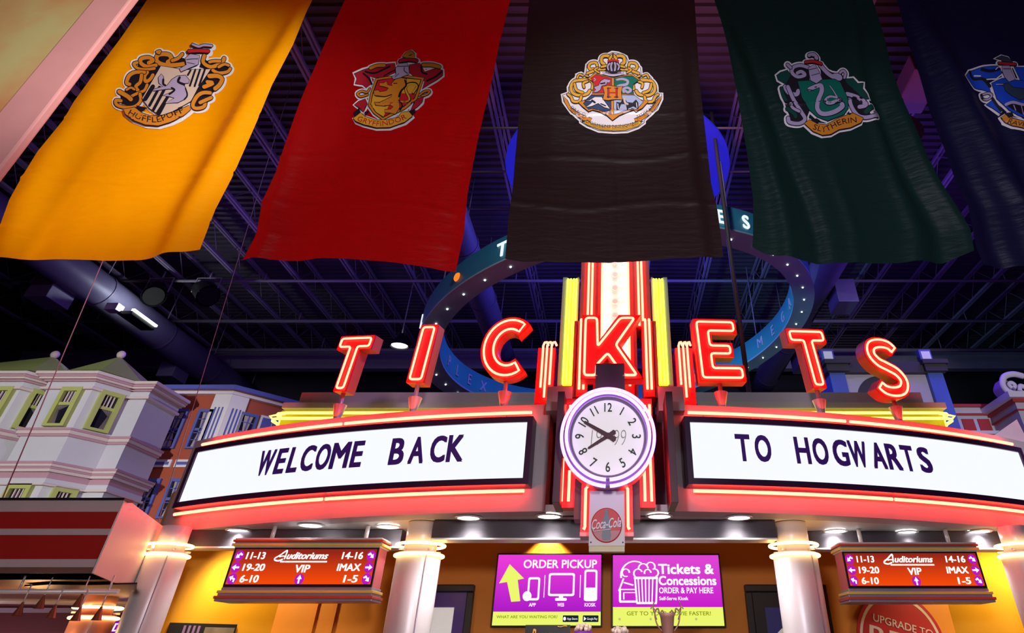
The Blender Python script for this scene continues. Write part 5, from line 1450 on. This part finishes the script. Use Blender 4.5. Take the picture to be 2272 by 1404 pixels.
HUFF += [('p', [(760, 440), (1100, 500), (1450, 470), (1270, 730), (1170, 920), (940, 1080), (760, 1150), (610, 1050), (540, 960), (500, 900), (600, 720)], 'c')]
HUFF += [('j', p, w, 'k') for p, w in (([(1180, 500), (1140, 570)], 26), ([(1245, 490), (1165, 715)], 26), ([(1310, 485), (1228, 715)], 26), ([(1375, 480), (1290, 700)], 26), ([(650, 735), (545, 915)], 62), ([(745, 745), (610, 1010)], 40), ([(810, 790), (665, 1075)], 42), ([(880, 860), (725, 1115)], 42), ([(830, 980), (755, 1130)], 28))]
HUFF += [('i', [(730, 610), (770, 560), (800, 600), (790, 700), (850, 730), (920, 640), (1000, 590), (1110, 580), (1160, 640), (1150, 680), (1060, 690), (1100, 740), (1130, 820), (1100, 900), (1000, 960), (830, 980), (960, 900), (890, 880), (800, 870), (900, 830), (960, 780), (880, 770), (660, 800), (660, 780), (800, 740), (740, 690)], 'l', 1),
         ('j', [(1030, 610), (1010, 670), (1090, 705)], 34, 'k'), ('j', [(1110, 760), (1130, 850), (1090, 910)], 20, 'k'), ('j', [(800, 640), (800, 700), (830, 725)], 30, 'k'), ('j', [(920, 760), (960, 790), (890, 850)], 26, 'k'),
         ('p', [(1110, 340), (1180, 280), (1310, 300), (1290, 420), (1200, 460), (1050, 530), (1030, 490), (1130, 430)], 'l'), ('j', [(1130, 360), (1200, 350), (1290, 345)], 10, 'k'), ('j', [(1140, 400), (1240, 420)], 8, 'k'),
         ('s', [(1165, 240), (1300, 232), (1430, 235)], 44, 'R'), ('s', [(1215, 145), (1300, 175), (1370, 155), (1480, 160)], 30, 'l'),
         ('p', [(240, 1060), (400, 1040), (500, 1120), (640, 1170), (800, 1160), (980, 1090), (1150, 990), (1170, 1040), (1060, 1150), (900, 1240), (740, 1300), (560, 1290), (380, 1220), (270, 1130)], 'o'),
         ('i', [(420, 1010), (500, 1030), (590, 1050), (510, 1100), (440, 1050)], 'k'), ('i', [(1000, 1040), (1080, 1000), (1060, 1040)], 'k'),
         ('t', 'HUFFLEPUFF', [(310, 1135), (480, 1225), (700, 1260), (880, 1200), (1090, 1090)], 78, 'k')]
GRYF = [('p', [(170, 420), (300, 350), (480, 285), (780, 290), (800, 420), (620, 490), (480, 470), (390, 440), (420, 560), (340, 610), (290, 560), (180, 555), (210, 480)], 'r'), ('p', [(1000, 320), (1150, 300), (1230, 430), (1400, 370), (1490, 400), (1490, 470), (1400, 540), (1300, 600), (1190, 680), (1230, 560), (1080, 500), (1000, 430)], 'r'),
        ('j', [(330, 370), (460, 400), (560, 380), (700, 330)], 30, 'k'), ('j', [(300, 400), (380, 470), (430, 570)], 26, 'k'), ('j', [(620, 470), (720, 420), (790, 390)], 20, 'k'), ('j', [(1180, 330), (1190, 430), (1260, 460)], 26, 'k'), ('j', [(1480, 420), (1380, 500), (1260, 560)], 26, 'k'),
        ('s', [(410, 320), (500, 290), (620, 305)], 46, 'o'), ('s', [(1210, 325), (1330, 325), (1440, 350)], 52, 'o'),
        ('p', [(170, 865), (230, 820), (330, 790), (370, 880), (310, 990), (260, 940), (225, 900)], 'r'), ('p', [(1210, 800), (1190, 880), (1100, 960), (1020, 1010), (1080, 880), (1130, 820)], 'r'),
        ('s', [(370, 730), (260, 745), (215, 700), (280, 665), (360, 690), (400, 640)], 26, 'o'), ('s', [(1150, 775), (1220, 720), (1300, 710), (1270, 755), (1190, 785)], 24, 'o'),
        ('p', [(490, 500), (720, 490), (900, 480), (1220, 520), (1110, 840), (940, 980), (610, 1140), (480, 1040), (390, 910), (420, 720)], 'o'), ('i', [(515, 525), (890, 505), (1185, 545), (1085, 825), (920, 955), (612, 1110), (500, 1025), (420, 900), (445, 730)], 'k'),
        ('i', [(530, 540), (790, 515), (790, 745), (458, 735)], 'R'), ('i', [(790, 515), (1170, 553), (1095, 760), (790, 745)], 'g'), ('i', [(458, 735), (790, 745), (620, 1095), (508, 1018), (432, 895)], 'g'), ('i', [(790, 745), (1095, 760), (1075, 820), (915, 943), (620, 1095)], 'R'),
        ('j', [(850, 880), (960, 880), (1010, 840), (950, 700), (980, 620), (1080, 605), (1120, 650), (1060, 750)], 44, 'k'), ('j', [(850, 875), (960, 880), (1005, 830), (950, 700), (985, 625), (1080, 615), (1115, 655), (1060, 740)], 26, 'g'),
        ('i', [(740, 600), (800, 540), (880, 520), (960, 540), (960, 640), (900, 700), (870, 760), (850, 860), (860, 960), (800, 1060), (720, 1040), (640, 1030), (640, 990), (730, 990), (770, 950), (720, 920), (640, 935), (500, 920), (480, 870), (560, 880), (660, 840), (740, 800), (750, 760), (640, 790), (480, 760), (470, 690), (540, 690), (560, 720), (660, 710), (700, 670), (660, 650), (560, 620), (560, 580), (620, 590), (660, 560), (680, 620), (750, 640)], 'o', 1),
        ('j', [(940, 560), (955, 640), (880, 720), (850, 800)], 26, 'k'), ('j', [(770, 600), (820, 600)], 12, 'k'), ('j', [(850, 860), (900, 930), (870, 1000)], 22, 'k'), ('j', [(500, 775), (640, 795), (740, 770)], 14, 'k'),
        ('p', [(800, 380), (850, 310), (970, 300), (990, 360), (1000, 470), (860, 520), (770, 540), (740, 500), (810, 470)], 'l'), ('j', [(830, 350), (980, 350)], 12, 'k'), ('j', [(930, 370), (930, 420), (980, 460)], 12, 'k'), ('j', [(790, 510), (850, 460)], 8, 'k'),
        ('s', [(870, 265), (1000, 250), (1110, 270)], 46, 'r'), ('p', [(900, 200), (950, 145), (1030, 115), (1075, 160), (1085, 235), (950, 220)], 'o'), ('j', [(1000, 190), (1040, 180)], 14, 'k'),
        ('p', [(160, 1080), (270, 1010), (340, 1080), (500, 1150), (680, 1150), (850, 1110), (890, 1040), (1000, 1030), (1050, 1090), (940, 1180), (720, 1260), (520, 1260), (330, 1200), (200, 1130)], 'g'), ('i', [(150, 1000), (240, 935), (275, 1000), (180, 1060)], 'k'), ('i', [(330, 1010), (400, 1000), (400, 1040), (350, 1060)], 'k'), ('i', [(1000, 1020), (1090, 990), (1100, 1050), (1050, 1080)], 'k'),
        ('t', 'GRYFFINDOR', [(215, 1125), (430, 1220), (620, 1242), (830, 1195), (975, 1130)], 78, 'R')]
mir = lambda pts: [(1738 - x, y) for x, y in pts]
HOGL = [([(640, 335), (615, 275), (540, 280), (510, 330), (540, 375), (575, 365)], 34), ([(745, 375), (640, 375), (560, 405), (490, 430)], 34), ([(660, 420), (600, 380), (640, 350)], 24), ([(565, 660), (570, 580), (530, 535), (430, 530), (310, 540), (250, 620), (265, 710), (350, 755), (480, 740), (525, 690)], 40),
        ([(440, 640), (430, 580), (490, 550)], 30), ([(300, 590), (330, 680), (420, 720)], 34), ([(340, 500), (370, 450), (425, 470)], 24), ([(470, 470), (500, 480)], 24), ([(205, 750), (250, 790), (280, 850), (370, 850), (400, 780)], 34), ([(860, 225), (790, 180), (710, 195), (700, 270), (735, 300)], 42), ([(860, 330), (780, 330), (700, 345)], 30)]
HOG = [('p', [(860, 125), (940, 135), (1060, 185), (1105, 290), (1220, 285), (1270, 345), (1290, 470), (1395, 455), (1435, 500), (1430, 550), (1515, 645), (1520, 730), (1590, 735), (1585, 800), (1515, 950), (1335, 1105), (1330, 1150), (1240, 1215), (1080, 1275), (870, 1290), (660, 1275), (490, 1205), (390, 1140), (390, 1110), (260, 1005), (145, 850), (125, 760), (215, 725), (215, 640), (265, 550), (345, 510), (335, 450), (400, 430), (470, 440), (490, 300), (560, 255), (645, 275), (710, 175), (780, 165)], 'w')]
HOG += [('i', [(140, 775), (190, 830), (235, 920), (320, 990), (430, 1060), (560, 1100), (530, 1140), (440, 1130), (330, 1060), (220, 965), (155, 860)], 'o', 1), ('i', [(1185, 1100), (1300, 1050), (1430, 950), (1530, 820), (1580, 765), (1560, 850), (1490, 955), (1380, 1055), (1260, 1140), (1200, 1130)], 'o', 1),
        ('i', [(440, 1160), (480, 1130), (560, 1180), (700, 1212), (870, 1212), (1040, 1200), (1180, 1160), (1260, 1130), (1290, 1155), (1240, 1205), (1060, 1265), (870, 1280), (680, 1265), (500, 1200)], 'g', 1), ('i', [(395, 1125), (470, 1130), (420, 1165)], 'k'), ('i', [(1250, 1130), (1330, 1130), (1290, 1150)], 'k')]
for p, w in HOGL:
    HOG += [('s', p, w, 'g'), ('s', mir(p), w, 'g')]
HOG += [('s', [(820, 225), (868, 170), (916, 225)], 34, 'g'), ('j', [(868, 150), (868, 190)], 20, 'k'),
        ('i', [(590, 445), (700, 468), (870, 512), (1040, 470), (1160, 450), (1270, 530), (1170, 580), (1150, 660), (1180, 760), (1270, 830), (1390, 855), (1300, 950), (1210, 1008), (1170, 980), (1050, 1020), (960, 1060), (862, 1135), (780, 1060), (660, 1010), (570, 980), (510, 1005), (420, 930), (360, 872), (480, 830), (560, 760), (590, 640), (570, 560), (500, 520)], 'o', 1),
        ('i', [(545, 515), (620, 465), (780, 505), (845, 515), (845, 730), (575, 735), (605, 610)], 'R', 1), ('i', [(890, 518), (1060, 485), (1150, 480), (1250, 540), (1165, 600), (1155, 690), (1170, 745), (890, 735)], 'G', 1), ('i', [(545, 770), (838, 762), (838, 1055), (690, 1000), (570, 960), (510, 975), (435, 890)], 'b', 1), ('i', [(884, 762), (1190, 768), (1315, 862), (1220, 970), (1150, 965), (1000, 1015), (884, 1050)], 's', 1),
        ('i', [(590, 650), (660, 625), (690, 560), (740, 530), (830, 545), (820, 580), (780, 580), (770, 610), (700, 630), (680, 690), (640, 720), (580, 725), (620, 690)], 'l', 1), ('j', [(690, 600), (750, 590)], 22, 'k'), ('j', [(590, 560), (610, 540), (590, 520)], 14, 'l'),
        ('j', [(930, 540), (1010, 528), (1085, 555), (1070, 605), (980, 625), (940, 645)], 44, 'l', (.7, 1)), ('j', [(1030, 720), (1020, 680), (1080, 655), (1135, 690), (1090, 725), (1050, 700)], 34, 'l'),
        ('i', [(450, 850), (520, 850), (600, 800), (700, 800), (740, 860), (820, 970), (740, 950), (650, 890), (560, 930), (470, 950), (540, 900), (580, 860)], 'w', 1), ('j', [(560, 850), (600, 880)], 30, 'k'), ('j', [(690, 900), (760, 930)], 18, 'k'),
        ('i', [(920, 990), (920, 870), (980, 880), (1030, 800), (1080, 870), (1160, 880), (1210, 830), (1245, 880), (1245, 970), (1170, 930), (1100, 960), (1080, 1000), (1060, 900), (990, 900), (950, 1000)], 'k'), ('j', [(1035, 820), (1050, 880), (1085, 900)], 30, 'c'), ('j', [(940, 900), (950, 980)], 12, 'w'), ('j', [(1215, 880), (1225, 950)], 12, 'w'),
        ('i', [(722, 652), (800, 632), (940, 652), (1008, 642), (988, 730), (1003, 838), (920, 830), (800, 848), (722, 838), (746, 740)], 'o', 1),
        ('j', [(800, 672), (800, 805)], 26, 'k'), ('j', [(925, 672), (925, 805)], 26, 'k'), ('j', [(808, 675), (808, 800)], 24, 'R'), ('j', [(917, 675), (917, 800)], 24, 'R'), ('j', [(800, 738), (920, 738)], 18, 'R'), ('j', [(780, 672), (838, 672)], 9, 'k'), ('j', [(890, 672), (945, 672)], 9, 'k'), ('j', [(780, 805), (838, 805)], 9, 'k'), ('j', [(890, 805), (945, 805)], 9, 'k'),
        ('i', circle2(875, 355, 105, 24, 75), 'k'), ('j', [(800, 400), (790, 350), (820, 310)], 22, 'l'), ('j', [(850, 415), (840, 350), (855, 300)], 26, 'l'), ('j', [(895, 415), (905, 350), (895, 300)], 26, 'l'), ('j', [(945, 400), (960, 350), (930, 310)], 22, 'l'), ('j', [(800, 275), (875, 262), (950, 275)], 30, 'R'), ('j', [(760, 420), (868, 440), (985, 420)], 26, 'k'), ('j', [(720, 450), (868, 480), (1030, 450)], 22, 'l'),
        ('t', 'DRACO', [(240, 975), (350, 1050), (455, 1100)], 48, 'k'), ('t', 'DORMIENS NUNQUAM', [(468, 1190), (650, 1250), (868, 1268), (1080, 1245), (1248, 1195)], 48, 'k'), ('t', 'TITILLANDUS', [(1225, 1125), (1400, 1020), (1500, 900), (1560, 800)], 44, 'k')]
SLYT = [('p', [(140, 395), (230, 365), (290, 440), (370, 500), (380, 640), (330, 640), (310, 560), (200, 550), (105, 495), (85, 435)], 'D'), ('p', [(1060, 485), (1160, 480), (1225, 560), (1300, 560), (1290, 640), (1350, 720), (1380, 790), (1310, 795), (1230, 700), (1080, 680), (1040, 560)], 'D')]
SLYT += [('p', [(540, 350), (540, 500), (380, 525), (440, 760), (540, 930), (480, 1090), (300, 1080), (230, 900), (170, 740), (220, 560), (290, 430), (320, 320)], 'k'),
         ('p', [(700, 310), (860, 400), (1000, 420), (1060, 540), (1230, 700), (1330, 860), (1400, 1000), (1240, 990), (1110, 860), (1080, 760), (980, 540), (720, 490)], 'k')]
SLYT += [('s', p, w, c) for p, w, c in (([(530, 330), (420, 300), (320, 325), (300, 400), (380, 460), (480, 435), (430, 385), (375, 405)], 46, 'l'), ([(235, 285), (280, 330)], 38, 'l'), ([(200, 600), (250, 680), (360, 710), (385, 660)], 56, 'l'), ([(240, 600), (330, 800), (430, 960), (480, 1060), (400, 1120), (270, 1100), (245, 1040)], 50, 'l'), ([(150, 620), (180, 730), (215, 790)], 40, 'D'), ([(235, 910), (320, 970), (350, 1020)], 50, 'D'), ([(280, 840), (310, 900), (400, 950)], 38, 'l'),
    ([(700, 300), (790, 400), (880, 460), (980, 485), (960, 440), (895, 440)], 54, 'l'), ([(980, 400), (1020, 372), (1055, 410), (1040, 470)], 34, 'l'), ([(1080, 700), (1200, 740), (1280, 800), (1340, 870), (1250, 885)], 54, 'l'), ([(1110, 780), (1150, 900), (1240, 1010), (1380, 1040), (1495, 1010), (1480, 975)], 50, 'l'), ([(1345, 960), (1415, 900)], 60, 'D'))]
SLYT += [('p', [(380, 530), (520, 520), (900, 495), (980, 540), (1080, 760), (1090, 900), (1030, 990), (800, 1085), (650, 1030), (540, 930), (440, 760)], 'G'),
         ('j', [(545, 640), (640, 600), (705, 590), (715, 670), (665, 800), (655, 920), (730, 995), (880, 970), (1000, 900), (1010, 850)], 92, 'k', (.8, .9)), ('j', [(545, 640), (640, 600), (705, 590), (715, 670), (665, 800), (655, 920), (730, 990), (880, 965), (1000, 890), (1005, 850)], 72, 'l', (.8, .9)),
         ('j', [(980, 790), (830, 845), (760, 810), (820, 745), (920, 750), (950, 790), (900, 690), (830, 590)], 66, 'k', (1, .3)), ('j', [(970, 790), (830, 840), (765, 805), (825, 745), (920, 755), (945, 780), (900, 690), (830, 590)], 48, 'l', (1, .2)), ('j', [(520, 650), (600, 660)], 12, 'k'), ('j', [(620, 615), (640, 612)], 14, 'k'),
         ('p', [(530, 340), (620, 290), (680, 400), (720, 500), (640, 560), (560, 520), (540, 430)], 'l'), ('j', [(540, 370), (640, 345)], 10, 'k'), ('j', [(570, 450), (680, 420)], 8, 'k'), ('s', [(490, 262), (600, 252), (705, 282)], 36, 'R'), ('s', [(540, 165), (600, 155), (645, 205)], 50, 'l'), ('j', [(560, 180), (610, 190)], 14, 'k'),
         ('p', [(470, 1130), (540, 1080), (650, 1140), (780, 1150), (940, 1060), (1090, 1000), (1160, 980), (1300, 1050), (1270, 1110), (1120, 1180), (960, 1210), (840, 1280), (720, 1300), (590, 1240)], 'o'), ('i', [(560, 1080), (640, 1060), (690, 1090), (640, 1140)], 'k'), ('i', [(1060, 980), (1150, 975), (1110, 1010)], 'k'),
         ('t', 'SLYTHERIN', [(585, 1215), (740, 1255), (880, 1200), (1000, 1140), (1210, 1110)], 80, 'k')]
RAVN = [('p', [(160, 420), (220, 325), (400, 300), (640, 290), (700, 400), (600, 480), (420, 470), (500, 590), (540, 690), (420, 620), (300, 590), (240, 520)], 'B'), ('p', [(900, 285), (1100, 290), (1300, 380), (1400, 560), (1200, 600), (1000, 500)], 'B'), ('j', [(230, 330), (280, 440), (420, 470), (520, 600)], 40, 'k'), ('j', [(400, 330), (520, 370), (660, 340)], 46, 'k'), ('j', [(300, 400), (380, 420)], 18, 'w'), ('j', [(600, 350), (640, 310)], 14, 'w'),
        ('s', [(410, 700), (500, 690), (550, 740), (500, 780), (430, 760), (410, 710)], 24, 'l'), ('p', [(480, 850), (560, 800), (680, 990), (690, 1020), (570, 910)], 'B'), ('j', [(560, 780), (620, 880), (690, 980)], 34, 'k'),
        ('p', [(540, 560), (700, 500), (1150, 510), (1400, 560), (1500, 900), (1250, 1180), (1000, 1130), (800, 1000), (620, 800)], 'B'), ('i', [(740, 910), (850, 870), (1000, 890), (1250, 880), (1200, 1100), (1000, 1080), (850, 1000)], 'k'), ('j', [(750, 910), (850, 885), (1000, 910), (1200, 900)], 44, 'l'), ('j', [(860, 930), (890, 1010)], 14, 'l'), ('j', [(980, 930), (1010, 1070)], 14, 'l'),
        ('i', [(590, 595), (720, 590), (780, 572), (860, 640), (1100, 640), (1350, 690), (1100, 780), (960, 840), (830, 780), (740, 700), (710, 615)], 't', 1), ('j', [(600, 592), (700, 598)], 10, 'c'),
        ('p', [(700, 290), (820, 280), (900, 500), (800, 550), (735, 480), (700, 380)], 'l'), ('j', [(720, 340), (830, 330)], 12, 'k'), ('s', [(655, 250), (780, 250), (915, 250)], 40, 'R'), ('p', [(600, 175), (700, 125), (800, 150), (880, 220), (700, 215), (690, 180)], 't'),
        ('p', [(690, 1075), (760, 1050), (860, 1140), (1060, 1200), (1300, 1230), (1500, 1230), (1500, 1330), (1300, 1335), (1060, 1300), (860, 1230), (740, 1150)], 'o'), ('i', [(730, 1030), (840, 1040), (860, 1090), (800, 1120)], 'k'), ('t', 'RAVENCLAW', [(780, 1180), (900, 1235), (1060, 1275), (1300, 1310), (1480, 1310)], 66, 'k')]

BN = [
 ('yellow', 'bright yellow silk banner with a badger crest', [(326, 0), (269, 88), (238, 132), (194, 194), (168, 230), (146, 269), (88, 340), (53, 397), (26, 446), (0, 517), (-22, 576)], [(700, 0), (654, 106), (605, 194), (574, 265), (515, 393), (477, 464), (442, 552)], [(-22, 575), (100, 577), (230, 579), (310, 575), (390, 562), (442, 552)],
  [(.93, .07, .05, -.15, .0), (.70, .12, -.03, .25, .3), (.06, .08, .03, 0, .2), (.45, .15, .012, 0, .5)], [(.62, .004), (.80, .006), (.93, .004)], ((240, 80), 6.383, HUFF)),
 ('red', 'dark red silk banner with a lion crest', [(765, 0), (721, 97), (677, 199), (655, 261), (615, 384), (584, 450), (571, 521), (540, 579)], [(1132, 0), (1109, 88), (1087, 194), (1061, 300), (1037, 424), (1028, 517), (1010, 598)], [(540, 579), (584, 576), (720, 574), (853, 581), (942, 592), (1010, 600)],
  [(.03, .05, .035, .05, .5), (.30, .08, -.02, -.1, .0), (.62, .18, .015, -.2, .2), (.95, .06, -.02, 0, .1)], [(.575, .003), (.735, .006), (.865, .006), (.94, .003)], ((760, 100), 6.684, GRYF)),
 ('black', 'black silk banner with the four quartered crest and letter H', [(1174, 0), (1163, 132), (1146, 318), (1137, 424), (1128, 486), (1121, 574)], [(1541, 0), (1552, 177), (1565, 291), (1578, 406), (1592, 464), (1601, 530), (1605, 567)], [(1121, 574), (1170, 581), (1260, 583), (1350, 583), (1500, 574), (1560, 572), (1605, 568)],
  [(.9, .05, .02, .05, .2), (.2, .06, .012, -.05, .3), (.5, .008, .006, 0, .60), (.74, .008, .004, 0, .62), (.26, .008, .004, 0, .62), (.95, .04, -.02, 0, .3)], [(.60, .004), (.735, .007), (.865, .007)], ((1230, 100), 6.685, HOG)),
 ('green', 'dark green silk banner with a silver snake crest', [(1583, 0), (1614, 110), (1636, 212), (1658, 344), (1671, 442), (1671, 521), (1669, 548)], [(1936, 0), (1958, 66), (1980, 159), (2002, 221), (2029, 283), (2055, 349), (2086, 411), (2117, 459), (2148, 512), (2157, 561)], [(1669, 548), (1700, 563), (1760, 578), (1850, 583), (1950, 584), (2040, 582), (2100, 577), (2157, 561)],
  [(.06, .05, .04, .22, .05), (.16, .04, -.03, .3, .2), (.42, .03, .012, .12, .60), (.84, .05, -.04, .05, .35), (.95, .04, .03, .1, .4), (.80, .04, .02, -.1, .0)], [(.56, .003)], ((1710, 100), 6.38, SLYT)),
 ('navy', 'navy blue silk banner with a raven crest at the right edge', [(1989, 0), (2011, 75), (2042, 163), (2064, 247), (2095, 327), (2122, 406), (2148, 455), (2166, 548), (2183, 587)], [(2400, 0), (2450, 132), (2500, 264), (2560, 424), (2620, 590)], [(2183, 587), (2400, 592), (2620, 590)],
  [(.18, .06, .05, .3, .0), (.05, .05, -.04, .1, .2), (.4, .1, .03, .3, .3), (.28, .05, -.02, .3, .1)], [(.62, .003)], ((2120, 110), 7.02, RAVN)),
]
for nm, lb, L, R, Bm, fo, cr, (og, sc, els) in BN:
    bn = Banner(L, R, Bm, fo, cr)
    xs = [x for z, x in bn.L + bn.R]
    t = thing('hanging_banner', lb, 'banner', ((min(xs) + max(xs)) / 2, DBN, bn.B[0][1]), 'row of house banners hung from the roof')
    bn.mesh().build('cloth', SILK[nm], t, recalc=False)
    crest(bn, t, og, sc, els)

# the blurred painted canvas at the top left corner
Dv = 2.25; q = P(294, 0, Dv); xr = q.x; z1 = q.z + .6; z0 = EYE + 1.15
t = thing('painted_canvas', 'big mottled painted canvas with a pink border, cut by the top left corner', 'canvas', (xr - .8, Dv, z0))
cm = mat('canvas_mottle', (.25, .2, .12), .8, noise=0)
nt = cm.node_tree; tc = nt.nodes.new('ShaderNodeTexCoord'); nz = nt.nodes.new('ShaderNodeTexNoise'); nz.inputs['Scale'].default_value = 1.6; nz.inputs['Detail'].default_value = 5
rp_ = nt.nodes.new('ShaderNodeValToRGB'); cr_ = rp_.color_ramp
cr_.elements[0].position = .36; cr_.elements[0].color = (.52, .19, .07, 1); cr_.elements[1].position = .62; cr_.elements[1].color = (.48, .40, .17, 1)
nt.links.new(tc.outputs['Object'], nz.inputs[0]); nt.links.new(nz.outputs['Fac'], rp_.inputs[0]); nt.links.new(rp_.outputs[0], nt.nodes['Principled BSDF'].inputs['Base Color'])
b = MB(); b.box(xr - 1.6, xr - .2, Dv, Dv + .03, z0, z1); b.build('canvas_field', cm, t)
b = MB(); b.box(xr - .22, xr, Dv - .012, Dv + .035, z0, z1); b.build('border_strip', mat('canvas_pink', (.66, .30, .30), .6, noise=.15, scale=3), t, bevel=.01)
